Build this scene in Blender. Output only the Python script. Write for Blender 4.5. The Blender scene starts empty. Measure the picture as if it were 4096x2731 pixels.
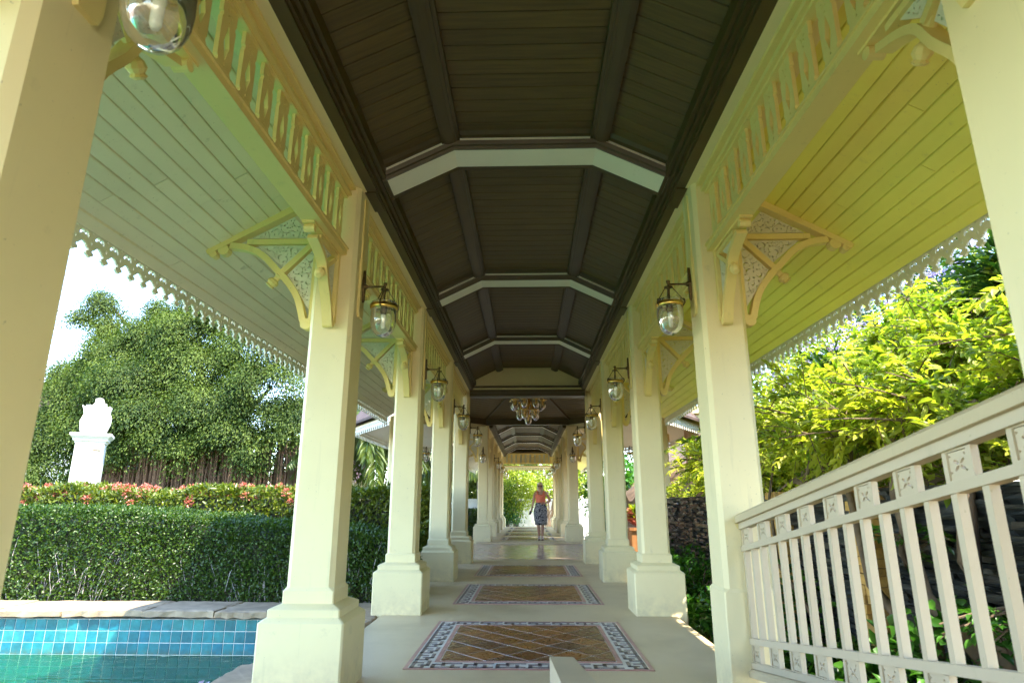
import bpy, math, random
import numpy as np
from mathutils import Vector, Matrix, Quaternion
random.seed(7); RS = np.random.RandomState(11)
SC = bpy.context.scene; COL = SC.collection; PI = math.pi
SC.unit_settings.scale_length = 0.86

# ------------------------------------------------------------------ camera, sky, sun, exposure
cam = bpy.data.objects.new('camera', bpy.data.cameras.new('camera')); COL.objects.link(cam)
cam.location = (0.0085, 0, 1.17)
pt, yw = .2608, .0258
fw = Vector((-math.sin(yw)*math.cos(pt), math.cos(yw)*math.cos(pt), math.sin(pt)))
rt = Vector((math.cos(yw), math.sin(yw), 0)); up = rt.cross(fw)
cam.matrix_world = Matrix.Translation(cam.location) @ Matrix((rt, up, -fw)).transposed().to_4x4()
cam.data.sensor_width = 36; cam.data.lens = 36*2444.38/4096
cam.data.clip_start = .05; cam.data.clip_end = 1500
SC.camera = cam
cam.data.dof.use_dof = True; cam.data.dof.focus_distance = 9.0; cam.data.dof.aperture_fstop = 3.6
SUNV = Vector((.50, -.46, 1)).normalized()
w = bpy.data.worlds.new('World'); SC.world = w; w.use_nodes = True
nt = w.node_tree; sky = nt.nodes.new('ShaderNodeTexSky'); sky.sky_type = 'NISHITA'; sky.sun_disc = False
sky.sun_elevation = math.asin(SUNV.z); sky.sun_rotation = math.atan2(SUNV.x, SUNV.y)
sky.air_density = 1.0; sky.dust_density = .15; sky.ozone_density = 2.2
nt.links.new(sky.outputs[0], nt.nodes['Background'].inputs[0]); nt.nodes['Background'].inputs[1].default_value = .15
sl = bpy.data.lights.new('sun', 'SUN'); sl.energy = 2.0; sl.angle = math.radians(.5); sl.color = (1, .92, .78)
so = bpy.data.objects.new('sun', sl); COL.objects.link(so); so.rotation_euler = SUNV.to_track_quat('Z', 'Y').to_euler(); so.location = (8, -8, 20)
SC.view_settings.view_transform = 'Standard'; SC.view_settings.look = 'None'
SC.view_settings.exposure = 3.25; SC.view_settings.gamma = 1; SC.view_settings.use_curve_mapping = False
SC.render.engine = 'CYCLES'
cy = SC.cycles; cy.max_bounces = 12; cy.diffuse_bounces = 8; cy.glossy_bounces = 4; cy.transmission_bounces = 6
cy.transparent_max_bounces = 24; cy.use_denoising = True; cy.caustics_reflective = False; cy.caustics_refractive = False
cy.sample_clamp_indirect = 8

# ------------------------------------------------------------------ materials
def M_(name):
    m = bpy.data.materials.new(name); m.use_nodes = True
    return m, m.node_tree, m.node_tree.nodes['Principled BSDF']
def N(nt, t, **k):
    n = nt.nodes.new(t)
    for a, b in k.items():
        if a.startswith('i_'): n.inputs[a[2:].replace('_', ' ')].default_value = b
        else: setattr(n, a, b)
    return n
def ramp(nt, fac, stops):
    r = nt.nodes.new('ShaderNodeValToRGB'); nt.links.new(fac, r.inputs[0])
    e = r.color_ramp.elements
    while len(e) < len(stops): e.new(.5)
    for q, (p, c) in zip(e, stops): q.position = p; q.color = (*c, 1) if len(c) == 3 else c
    return r.outputs[0]
def mixc(nt, fac, a, b, bt='MIX'):
    m = nt.nodes.new('ShaderNodeMix'); m.data_type = 'RGBA'; m.blend_type = bt
    for s, v in ((m.inputs[0], fac), (m.inputs[6], a), (m.inputs[7], b)):
        if isinstance(v, (int, float)): s.default_value = v
        elif isinstance(v, tuple): s.default_value = (*v, 1) if len(v) == 3 else v
        else: nt.links.new(v, s)
    return m.outputs[2]
def bump(nt, b, h, s=.3, d=.01):
    n = nt.nodes.new('ShaderNodeBump'); n.inputs['Strength'].default_value = s; n.inputs['Distance'].default_value = d
    nt.links.new(h, n.inputs['Height']); nt.links.new(n.outputs[0], b.inputs['Normal'])
def noise(nt, sc, det=4, rough=.55, vec=None, stretch=None):
    n = N(nt, 'ShaderNodeTexNoise'); n.inputs['Scale'].default_value = sc; n.inputs['Detail'].default_value = det; n.inputs['Roughness'].default_value = rough
    g = N(nt, 'ShaderNodeNewGeometry') if vec is None else None
    src = g.outputs['Position'] if vec is None else vec
    if stretch:
        mp = N(nt, 'ShaderNodeMapping'); mp.inputs['Scale'].default_value = stretch; nt.links.new(src, mp.inputs[0]); src = mp.outputs[0]
    nt.links.new(src, n.inputs['Vector']); return n.outputs[0]
def simple(name, c, r=.6, var=.12, sc=6, b=.15, bsc=60, metal=0, stretch=None, obj_var=0):
    m, nt, p = M_(name)
    n1 = noise(nt, sc, 5, .6, stretch=stretch)
    c2 = tuple(x*(1-var*1.6) for x in c); c3 = tuple(min(1, x*(1+var)) for x in c)
    col = ramp(nt, n1, [(.3, c2), (.7, c3)])
    if obj_var:
        oi = N(nt, 'ShaderNodeObjectInfo'); col = mixc(nt, 1.0, col, ramp(nt, oi.outputs['Random'], [(0, (1-obj_var,)*3), (1, (1,)*3)]), 'MULTIPLY')
    nt.links.new(col, p.inputs['Base Color']); p.inputs['Roughness'].default_value = r; p.inputs['Metallic'].default_value = metal
    if b: bump(nt, p, noise(nt, bsc, 4, stretch=stretch), b, .004)
    return m
def paint(name, c, dirt=(.35, .30, .18), amt=.35, r=.5):
    m, nt, p = M_(name)
    lo = tuple(x*.93 for x in c)
    col = ramp(nt, noise(nt, 1.3, 4), [(.35, lo), (.65, c)])
    st = ramp(nt, noise(nt, 7, 8, .7), [(.62, (0, 0, 0)), (.80, (amt,)*3)])
    col = mixc(nt, st, col, dirt)
    sp = ramp(nt, noise(nt, 55, 3, .6), [(.70, (0, 0, 0)), (.74, (.6,)*3)])
    col = mixc(nt, sp, col, dirt)
    g = N(nt, 'ShaderNodeNewGeometry'); sx = N(nt, 'ShaderNodeSeparateXYZ'); nt.links.new(g.outputs['Position'], sx.inputs[0])
    mr = N(nt, 'ShaderNodeMapRange'); mr.inputs['From Min'].default_value = .0; mr.inputs['From Max'].default_value = .30; mr.inputs['To Min'].default_value = .55; mr.inputs['To Max'].default_value = 0; nt.links.new(sx.outputs['Z'], mr.inputs['Value'])
    mm = N(nt, 'ShaderNodeMath', operation='MULTIPLY'); nt.links.new(mr.outputs[0], mm.inputs[0]); nt.links.new(ramp(nt, noise(nt, 9, 6, .7), [(.38, (0, 0, 0)), (.7, (1, 1, 1))]), mm.inputs[1])
    col = mixc(nt, mm.outputs[0], col, (.40, .33, .22))
    sk = ramp(nt, noise(nt, 14, 6, .7, stretch=(1, 1, .07)), [(.60, (0, 0, 0)), (.78, (.28,)*3)]); col = mixc(nt, sk, col, dirt)
    oi = N(nt, 'ShaderNodeObjectInfo'); col = mixc(nt, 1.0, col, ramp(nt, oi.outputs['Random'], [(0, (.92, .92, .91)), (1, (1, 1, 1))]), 'MULTIPLY')
    nt.links.new(col, p.inputs['Base Color']); p.inputs['Roughness'].default_value = r
    bump(nt, p, noise(nt, 90, 5), .12, .003)
    return m
MT = {}
MT['cream'] = paint('cream_paint', (.87, .745, .43))
MT['trim'] = paint('cream_trim_paint', (.88, .71, .29), amt=.45)
MT['soffit'] = paint('cream_board_paint', (.94, .85, .64), amt=.8)
MT['soffit_r_lit'] = paint('bounce_lit_board_paint', (.94, .87, .20), amt=.3)  # same cream boards, with yellow light bounced off foliage put into the colour
MT['white'] = paint('white_paint', (.80, .76, .64), amt=.3)
MT['ribwhite'] = paint('rib_white_paint', (.92, .89, .78), amt=.15)
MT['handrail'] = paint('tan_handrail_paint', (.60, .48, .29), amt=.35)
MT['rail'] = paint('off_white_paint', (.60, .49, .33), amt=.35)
MT['dark'] = simple('dark_brown_boards', (.112, .070, .013), .55, .18, 3, .25, 30, stretch=(1, 12, 1), obj_var=.18)
MT['darktrim'] = simple('dark_brown_trim', (.070, .045, .010), .45, .12, 4, .1)
MT['rooftile'] = simple('roof_tiles', (.10, .062, .048), .7, .2, 5)
MT['bronze'] = simple('aged_bronze', (.13, .085, .035), .38, .3, 40, .2, metal=.85)
MT['brass'] = simple('brass', (.85, .55, .13), .3, .2, 30, .05, metal=1)
MT['gold'] = simple('gilded_carving', (.75, .38, .07), .35, .15, 30, .1, metal=.6)
def glass(name, tint=(1, 1, 1), dirt=.12):
    m, nt, p = M_(name); nt.nodes.remove(p); out = nt.nodes['Material Output']
    tr = N(nt, 'ShaderNodeBsdfTransparent'); tr.inputs[0].default_value = (*tint, 1)
    gl = N(nt, 'ShaderNodeBsdfGlossy'); gl.inputs['Roughness'].default_value = .04
    df = N(nt, 'ShaderNodeBsdfDiffuse'); df.inputs[0].default_value = (.8, .8, .72, 1)
    lw = N(nt, 'ShaderNodeLayerWeight'); lw.inputs[0].default_value = .35
    m1 = N(nt, 'ShaderNodeMixShader'); nt.links.new(lw.outputs['Facing'], m1.inputs[0]); nt.links.new(tr.outputs[0], m1.inputs[1]); nt.links.new(gl.outputs[0], m1.inputs[2])
    rp = ramp(nt, lw.outputs['Fresnel'], [(.0, (.05,)*3), (1, (.95,)*3)]); nt.links.new(rp, m1.inputs[0])
    m2 = N(nt, 'ShaderNodeMixShader'); d = ramp(nt, noise(nt, 25, 5, .7), [(.4, (dirt*.3,)*3), (.75, (dirt*2.4,)*3)]); nt.links.new(d, m2.inputs[0])
    nt.links.new(m1.outputs[0], m2.inputs[1]); nt.links.new(df.outputs[0], m2.inputs[2]); nt.links.new(m2.outputs[0], out.inputs[0])
    return m
MT['glass'] = glass('clear_glass', (.97, .98, .93)); MT['bulb'] = simple('white_bulb', (.85, .85, .8), .3, .02, 5, 0)
MT['chglass'] = glass('chandelier_glass', (.98, .90, .62), .16)
def leafmat(name, c1, c2, rough=.35, trans=.35, tcol=None, spec=.5):
    m, nt, p = M_(name); out = nt.nodes['Material Output']
    at = N(nt, 'ShaderNodeAttribute'); at.attribute_name = 'tint'
    col = ramp(nt, at.outputs['Fac'], [(0, c1), (1, c2)])
    nt.links.new(col, p.inputs['Base Color']); p.inputs['Roughness'].default_value = rough
    try: p.inputs['Specular IOR Level'].default_value = spec
    except Exception: pass
    tl = N(nt, 'ShaderNodeBsdfTranslucent')
    tc = mixc(nt, 1.0, col, tcol or (1.5, 1.7, .6), 'MULTIPLY'); nt.links.new(tc, tl.inputs[0])
    mx = N(nt, 'ShaderNodeMixShader'); mx.inputs[0].default_value = trans
    nt.links.new(p.outputs[0], mx.inputs[1]); nt.links.new(tl.outputs[0], mx.inputs[2]); nt.links.new(mx.outputs[0], out.inputs[0])
    return m
MT['hedge'] = leafmat('hedge_leaf', (.012, .038, .004), (.10, .17, .015), .36, .25, spec=.4)
MT['ixora'] = leafmat('ixora_leaf', (.020, .055, .006), (.20, .23, .02), .3, .3)
MT['banyan'] = leafmat('banyan_leaf', (.016, .040, .006), (.125, .17, .025), .55, .3, spec=.25)
MT['shrub'] = leafmat('shrub_leaf', (.10, .18, .012), (.50, .51, .065), .45, .5, (1.4, 1.55, .6))
MT['dense'] = leafmat('dark_strap_leaf', (.010, .04, .008), (.07, .14, .02), .3, .25)
MT['ivy'] = leafmat('ivy_leaf', (.012, .055, .008), (.08, .22, .025), .28, .3)
MT['palm'] = leafmat('palm_leaf', (.04, .08, .012), (.18, .22, .05), .35, .35)
MT['flower'] = leafmat('red_petal', (.50, .12, .07), (.68, .30, .22), .6, .3, (1.2, .8, .7))
MT['pale'] = leafmat('pale_petal', (.60, .42, .52), (.85, .75, .80), .6, .3, (1, .9, 1))
MT['violet'] = leafmat('violet_petal', (.40, .30, .62), (.78, .70, .9), .6, .3, (1, .9, 1.1))
MT['dry'] = leafmat('dry_leaf', (.30, .20, .09), (.55, .45, .25), .7, .2)
MT['bark'] = simple('bark', (.16, .11, .065), .85, .35, 9, .6, 40, stretch=(1, 1, .25))
MT['palebark'] = simple('pale_bark', (.34, .31, .29), .8, .3, 9, .4, 40, stretch=(.4, .4, 2.5))
MT['root'] = simple('aerial_root_bark', (.22, .12, .065), .9, .35, 7, .3, 40, stretch=(1, 1, .2))
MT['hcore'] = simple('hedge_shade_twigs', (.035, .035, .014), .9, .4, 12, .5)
MT['soil'] = simple('soil', (.20, .13, .075), .95, .35, 4, .6, 30)
MT['grass'] = simple('lawn', (.07, .12, .03), .9, .35, 3, .5, 60)
MT['slate'] = simple('slate_stone', (.060, .066, .062), .34, .45, 9, .6, 35, stretch=(1, .5, 3), obj_var=.45)
MT['sand'] = simple('sandstone', (.62, .37, .10), .85, .25, 10, .6, 45, obj_var=.3)
MT['coping'] = simple('coping_flagstone', (.40, .29, .18), .75, .22, 5, .5, 30, obj_var=.15)
MT['peach'] = paint('peach_plaster', (.62, .40, .28), (.10, .09, .10), .6, .8)
MT['wood'] = simple('orange_timber', (.34, .15, .05), .5, .2, 5, .2, 30, stretch=(3, 3, .3))
MT['wallwhite'] = paint('white_render', (.70, .72, .66), (.3, .33, .22), .45, .8)
MT['bounce_paving'] = simple('pale_bounce_paving', (.66, .62, .54), .8, .1, 3, .2)
MT['gravel'] = simple('gravel', (.22, .18, .14), .8, .5, 60, .8, 90)
# floor
def floor_mat():
    m, nt, p = M_('washed_pebble_floor')
    a = ramp(nt, noise(nt, 230, 2, .5), [(.3, (.46, .35, .20)), (.5, (.66, .52, .32)), (.7, (.80, .66, .43))])
    b = ramp(nt, noise(nt, 1.1, 5, .6), [(.3, (.80, .77, .71)), (.5, (.95, .94, .92)), (.7, (1, 1, 1))])
    c = mixc(nt, 1.0, a, b, 'MULTIPLY'); nt.links.new(c, p.inputs['Base Color']); p.inputs['Roughness'].default_value = .42
    bump(nt, p, noise(nt, 230, 2), .15, .002); return m
MT['floor'] = floor_mat()
def tile_mat(name, cs, rough, var=True):
    m, nt, p = M_(name); oi = N(nt, 'ShaderNodeObjectInfo')
    a = ramp(nt, oi.outputs['Random'], [(i/(len(cs)-1), c) for i, c in enumerate(cs)])
    b = ramp(nt, noise(nt, 14, 5, .6), [(.3, (.62, .62, .62)), (.7, (1.1, 1.1, 1.1))])
    cc = mixc(nt, 1.0, a, b, 'MULTIPLY')
    if 'turquoise' in name:
        g = N(nt, 'ShaderNodeNewGeometry'); sx = N(nt, 'ShaderNodeSeparateXYZ'); nt.links.new(g.outputs['Position'], sx.inputs[0])
        st = ramp(nt, sx.outputs['Z'], [(0, (0, 0, 0)), (1, (0, 0, 0))]); mr = N(nt, 'ShaderNodeMapRange'); mr.inputs['From Min'].default_value = -.40; mr.inputs['From Max'].default_value = -.47; nt.links.new(sx.outputs['Z'], mr.inputs['Value'])
        mm = N(nt, 'ShaderNodeMath', operation='MULTIPLY'); nt.links.new(mr.outputs[0], mm.inputs[0]); nt.links.new(ramp(nt, noise(nt, 18, 6, .7), [(.40, (0, 0, 0)), (.65, (.85,)*3)]), mm.inputs[1])
        cc = mixc(nt, mm.outputs[0], cc, (.10, .10, .025))
    nt.links.new(cc, p.inputs['Base Color'])
    nt.links.new(ramp(nt, noise(nt, 30, 4), [(.3, (rough*.7,)*3), (.7, (rough*1.4,)*3)]), p.inputs['Roughness'])
    bump(nt, p, noise(nt, 25, 4), .12, .003); return m
MT['brown_tile'] = tile_mat('brown_glazed_tile', [(.17, .058, .016), (.26, .098, .024), (.33, .13, .034), (.12, .052, .025), (.29, .115, .034)], .3)
MT['pool_tile'] = tile_mat('turquoise_glazed_tile', [(.010, .14, .17), (.018, .22, .24), (.012, .17, .23), (.035, .26, .26), (.008, .10, .14)], .14)
MT['grout'] = simple('pale_grout', (.80, .78, .70), .8, .1, 10, .2)
MT['band'] = simple('white_border_tile', (.66, .62, .56), .35, .08, 8, .1)
MT['key'] = simple('mauve_key_tile', (.19, .145, .15), .35, .2, 8, .1)
MT['pink'] = simple('pink_border_tile', (.50, .24, .21), .35, .15, 8, .1)
def maroon():
    m, nt, p = M_('maroon_brick_floor'); g = N(nt, 'ShaderNodeNewGeometry')
    br = N(nt, 'ShaderNodeTexBrick'); br.inputs['Scale'].default_value = 4.2; nt.links.new(g.outputs['Position'], br.inputs['Vector'])
    br.inputs['Color1'].default_value = (.40, .25, .22, 1); br.inputs['Color2'].default_value = (.50, .33, .29, 1); br.inputs['Mortar'].default_value = (.55, .46, .40, 1)
    br.inputs['Mortar Size'].default_value = .015
    nt.links.new(br.outputs[0], p.inputs['Base Color']); p.inputs['Roughness'].default_value = .2
    bump(nt, p, noise(nt, 3, 3), .1, .01); return m
MT['maroon'] = maroon()
def water():
    m, nt, p = M_('pool_water'); nt.nodes.remove(p); out = nt.nodes['Material Output']
    tr = N(nt, 'ShaderNodeBsdfTransparent'); tr.inputs[0].default_value = (.30, .80, .50, 1)
    df = N(nt, 'ShaderNodeBsdfDiffuse'); df.inputs[0].default_value = (.01, .22, .11, 1)
    gl = N(nt, 'ShaderNodeBsdfGlossy'); gl.inputs['Roughness'].default_value = .03
    b = N(nt, 'ShaderNodeBump'); b.inputs['Strength'].default_value = .5; b.inputs['Distance'].default_value = .03
    nt.links.new(noise(nt, 5, 3, .5, stretch=(1, 2, 1)), b.inputs['Height']); nt.links.new(b.outputs[0], gl.inputs['Normal'])
    fr = N(nt, 'ShaderNodeFresnel'); fr.inputs[0].default_value = 1.33; nt.links.new(b.outputs[0], fr.inputs['Normal'])
    m0 = N(nt, 'ShaderNodeMixShader'); m0.inputs[0].default_value = .22; nt.links.new(tr.outputs[0], m0.inputs[1]); nt.links.new(df.outputs[0], m0.inputs[2])
    m1 = N(nt, 'ShaderNodeMixShader'); nt.links.new(fr.outputs[0], m1.inputs[0]); nt.links.new(m0.outputs[0], m1.inputs[1]); nt.links.new(gl.outputs[0], m1.inputs[2])
    nt.links.new(m1.outputs[0], out.inputs[0]); return m
MT['water'] = water()

# ------------------------------------------------------------------ mesh helpers
class MB:
    def __init__(s): s.v = []; s.f = []
    def add(s, vs, fs):
        o = len(s.v); s.v += [tuple(q) for q in vs]; s.f += [tuple(i+o for i in f) for f in fs]; return s
    def box(s, x0, x1, y0, y1, z0, z1):
        return s.add([(x0,y0,z0),(x1,y0,z0),(x1,y1,z0),(x0,y1,z0),(x0,y0,z1),(x1,y0,z1),(x1,y1,z1),(x0,y1,z1)],
                     [(0,3,2,1),(4,5,6,7),(0,1,5,4),(1,2,6,5),(2,3,7,6),(3,0,4,7)])
    def prism(s, poly, fn, t0, t1):      # poly 2D, fn(u,v,t) -> xyz
        n = len(poly)
        return s.add([fn(u, v, t0) for u, v in poly]+[fn(u, v, t1) for u, v in poly],
                     [tuple(range(n))[::-1], tuple(range(n, 2*n))]+[(i, (i+1) % n, n+(i+1) % n, n+i) for i in range(n)])
    def rings(s, rings, cap=True):
        n = len(rings[0]); o = len(s.v)
        for r in rings: s.v += [tuple(q) for q in r]
        for k in range(len(rings)-1):
            for i in range(n):
                a = o+k*n+i; b = o+k*n+(i+1) % n; s.f.append((a, b, b+n, a+n))
        if cap: s.f.append(tuple(o+i for i in range(n))[::-1]); s.f.append(tuple(o+(len(rings)-1)*n+i for i in range(n)))
        return s
    def sq(s, cx, cy, secs):             # stack of chamfered squares (half, chamfer, z)
        R = []
        for a, c, z in secs:
            c = max(c, .002)
            R.append([(cx+x, cy+y, z) for x, y in ((a, -a+c), (a, a-c), (a-c, a), (-a+c, a), (-a, a-c), (-a, -a+c), (-a+c, -a), (a-c, -a))])
        return s.rings(R)
    def lathe(s, prof, c=(0, 0, 0), axis=(0, 0, 1), n=12, cap=True):
        q = Vector((0, 0, 1)).rotation_difference(Vector(axis)); c = Vector(c)
        return s.rings([[c+q @ Vector((r*math.cos(2*PI*i/n), r*math.sin(2*PI*i/n), z)) for i in range(n)] for r, z in prof], cap)
    def tube(s, pts, r, n=6, cap=True):
        pts = [Vector(p) for p in pts]; R = []
        rr = r if isinstance(r, (list, tuple)) else [r]*len(pts)
        for i, p in enumerate(pts):
            t = (pts[min(i+1, len(pts)-1)]-pts[max(i-1, 0)]).normalized()
            a = t.cross(Vector((0, 0, 1)) if abs(t.z) < .9 else Vector((0, 1, 0))).normalized(); b = t.cross(a)
            R.append([p+(a*math.cos(2*PI*k/n)+b*math.sin(2*PI*k/n))*rr[i] for k in range(n)])
        return s.rings(R, cap)
    def mesh(s, name, smooth=False):
        m = bpy.data.meshes.new(name); m.from_pydata(s.v, [], s.f); m.update()
        if smooth: m.polygons.foreach_set('use_smooth', [True]*len(m.polygons))
        return m
def link(name, mesh, mat, parent=None, loc=None, rot=None, scale=None):
    o = bpy.data.objects.new(name, mesh); COL.objects.link(o)
    if mat and mesh and not mesh.materials: mesh.materials.append(MT[mat] if isinstance(mat, str) else mat)
    if parent: o.parent = parent
    if loc is not None: o.location = loc
    if rot is not None: o.rotation_euler = rot
    if scale is not None: o.scale = scale
    return o
def part(name, mb, mat, parent=None, smooth=False, **k):
    return link(name, mb.mesh(name, smooth), mat, parent, **k)
def tag(o, label=None, cat=None, group=None, kind=None):
    if label: o['label'] = label
    if cat: o['category'] = cat
    if group: o['group'] = group
    if kind: o['kind'] = kind
    return o
def thing(name, label, cat, loc=(0, 0, 0), rz=0, group=None):
    o = bpy.data.objects.new(name, None); COL.objects.link(o); o.location = loc; o.rotation_euler = (0, 0, rz); o.empty_display_size = .2
    return tag(o, label, cat, group)
def struct(name, mb=None, mat=None):
    o = part(name, mb, mat) if mb else thing(name, None, None)
    o['kind'] = 'structure'; return o
def dup(root, loc, rz=0, label=None, scale=None):
    def cp(o, par):
        c = o.copy(); COL.objects.link(c); c.parent = par
        for ch in list(o.children): cp(ch, c)
        return c
    r = cp(root, None); r.location = loc; r.rotation_euler = (0, 0, rz)
    if label: r['label'] = label
    if scale: r.scale = scale
    return r
def npmesh(name, V, F, tint=None, smooth=False):     # triangles
    m = bpy.data.meshes.new(name); V = np.asarray(V, np.float32).reshape(-1, 3); F = np.asarray(F, np.int32).reshape(-1, 3)
    m.vertices.add(len(V)); m.vertices.foreach_set('co', V.ravel()); m.loops.add(F.size); m.loops.foreach_set('vertex_index', F.ravel())
    m.polygons.add(len(F)); m.polygons.foreach_set('loop_start', np.arange(0, F.size, 3, dtype=np.int32))
    if tint is not None:
        a = m.attributes.new('tint', 'FLOAT', 'POINT'); a.data.foreach_set('value', np.asarray(tint, np.float32))
    m.update(calc_edges=True)
    if smooth: m.polygons.foreach_set('use_smooth', [True]*len(F))
    return m
def nrm(a): return a/np.maximum(np.linalg.norm(a, axis=-1, keepdims=True), 1e-9)
def leaves(P, D, L, W, tint, fold=.25, big=False, up=None, droop=.25):
    n = len(P); D = nrm(D); U = nrm(RS.normal(size=(n, 3))*.35+(np.array([0, 0, 1.]) if up is None else up))
    S = nrm(np.cross(D, U)); U = np.cross(S, D); L = np.asarray(L).reshape(-1, 1)*np.ones((n, 1)); W = np.asarray(W).reshape(-1, 1)*np.ones((n, 1))
    if not big:
        V = np.stack([P, P+D*L*.45+S*W*.5+U*W*fold, P+D*L-U*L*droop*.3, P+D*L*.45-S*W*.5+U*W*fold], 1)
        F = np.array([[0, 1, 2], [0, 2, 3]]); k = 4
    else:
        V = np.stack([P, P+D*L*.35-U*L*droop*.05, P+D*L*.7-U*L*droop*.25, P+D*L-U*L*droop*.6,
                      P+D*L*.3+S*W*.46+U*W*fold*.8, P+D*L*.66+S*W*.40+U*(W*fold-L*droop*.2), P+D*L*.3-S*W*.46+U*W*fold*.8, P+D*L*.66-S*W*.40+U*(W*fold-L*droop*.2)], 1)
        F = np.array([[0,4,1],[0,1,6],[4,5,2],[4,2,1],[1,2,7],[1,7,6],[5,3,2],[2,3,7]]); k = 8
    FF = (np.arange(n)[:, None, None]*k+F[None]).reshape(-1, 3)
    return V.reshape(-1, 3), FF, np.repeat(tint, k)
def leafobj(name, parts_, mat, parent=None):
    Vs, Fs, Ts = [], [], []; o = 0
    for V, F, T in parts_: Vs.append(V); Fs.append(F+o); Ts.append(T); o += len(V)
    return link(name, npmesh(name, np.concatenate(Vs), np.concatenate(Fs), np.concatenate(Ts)), mat, parent)
def fill2d(polys, th):
    c = bpy.data.curves.new('t', 'CURVE'); c.dimensions = '2D'; c.fill_mode = 'BOTH'; c.extrude = th/2
    for p in polys:
        s = c.splines.new('POLY'); s.points.add(len(p)-1); s.use_cyclic_u = True
        for q, (x, y) in zip(s.points, p): q.co = (x, y, 0, 1)
    o = bpy.data.objects.new('t', c); COL.objects.link(o)
    dg = bpy.context.evaluated_depsgraph_get(); m = bpy.data.meshes.new_from_object(o.evaluated_get(dg))
    bpy.data.objects.remove(o); bpy.data.curves.remove(c)
    V = np.array([tuple(v.co) for v in m.vertices]); F = [tuple(p.vertices) for p in m.polygons]; bpy.data.meshes.remove(m)
    return V, F
def ell(cx, cy, a, b, ang=0, n=10):
    return [(cx+a*math.cos(t)*math.cos(ang)-b*math.sin(t)*math.sin(ang), cy+a*math.cos(t)*math.sin(ang)+b*math.sin(t)*math.cos(ang)) for t in [2*PI*i/n for i in range(n)]]
def crescent(cx, cy, r, a0, span, w, n=8):
    o = [(cx+r*math.cos(a0+span*i/n), cy+r*math.sin(a0+span*i/n)) for i in range(n+1)]
    i_ = [(cx+(r-w*math.sin(PI*i/n))*math.cos(a0+span*i/n), cy+(r-w*math.sin(PI*i/n))*math.sin(a0+span*i/n)) for i in range(n-1, 0, -1)]
    return o+i_

# ------------------------------------------------------------------ layout constants
BAY = 3.022; Y0 = 4.199; XC = 1.455; HC = .28
NEAR = [-1, 0, 1, 2, 3]
yk = lambda k: Y0+BAY*k+HC
FARY = [20.33+3.1*i for i in range(5)]; FZ = .06
ORD = ['first', 'second', 'third', 'fourth', 'fifth', 'sixth']
SIDE = {-1: 'left', 1: 'right'}

# ------------------------------------------------------------------ ground and floor
PX0, PX1, PY0, PY1 = -14, -2.1, -6, 7.5
g = MB(); GZ = -.32
for x0, x1, y0, y1 in ((-400, 3.2, 8.1, 500), (-400, -14.6, -300, 8.1), (-14.6, -1.7, -300, -6.6), (-1.7, 3.2, -300, 8.1)):
    g.add([(x0, y0, GZ), (x1, y0, GZ), (x1, y1, GZ), (x0, y1, GZ)], [(0, 1, 2, 3)])
g.add([(3.2, 30, GZ), (400, 30, GZ), (400, 500, GZ), (3.2, 500, GZ)], [(0, 1, 2, 3)])
struct('ground', g, 'soil')
g = MB(); g.add([(-60, 12.2, -.30), (-4.2, 12.2, -.30), (-4.2, 60, -.30), (-60, 60, -.30)], [(0, 1, 2, 3)]); struct('lawn', g, 'grass')
g = MB(); g.add([(-6.5, 14.5, -.29), (-1.62, 14.5, -.29), (-1.62, 37, -.29), (-6.5, 37, -.29)], [(0, 1, 2, 3)]); g.add([(1.62, 14.2, -.29), (3.85, 14.2, -.29), (3.85, 37, -.29), (1.62, 37, -.29)], [(0, 1, 2, 3)]); g.add([(-1.62, 33.65, -.285), (1.62, 33.65, -.285), (1.62, 37, -.285), (-1.62, 37, -.285)], [(0, 1, 2, 3)]); struct('bounce_paving', g, 'bounce_paving')  # pale ground added to bounce light up into the far wing
floor = struct('floor', MB().box(-1.61, 1.61, 4.2, 13.9, -.45, 0), 'floor')
part('floor_slab', MB().box(-1.61, 1.61, 19.85, 33.6, -.4, FZ), 'floor', floor)
octf = [((3.75/math.cos(PI/8))*math.cos(PI/8+i*PI/4), 17.0+(3.75/math.cos(PI/8))*math.sin(PI/8+i*PI/4)) for i in range(8)]
part('floor_slab', MB().prism(octf, lambda u, v, t: (u, v, t), -.4, -.004), 'floor', floor)
part('brick_paving', MB().box(-2.9, 2.9, 14.36, 19.8, -.05, .004), 'maroon', floor)
part('floor_band', MB().box(-1.7, 1.7, 13.9, 14.3, -.3, .003), 'floor', floor)
ramp_ = MB(); ramp_.prism([(4.2, -.4), (4.2, -.002), (-3.5, 1.18), (-3.5, -.4)], lambda u, v, t: (t, u, v), -1.61, 1.61)
struct('ramp', ramp_, 'floor')

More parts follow.
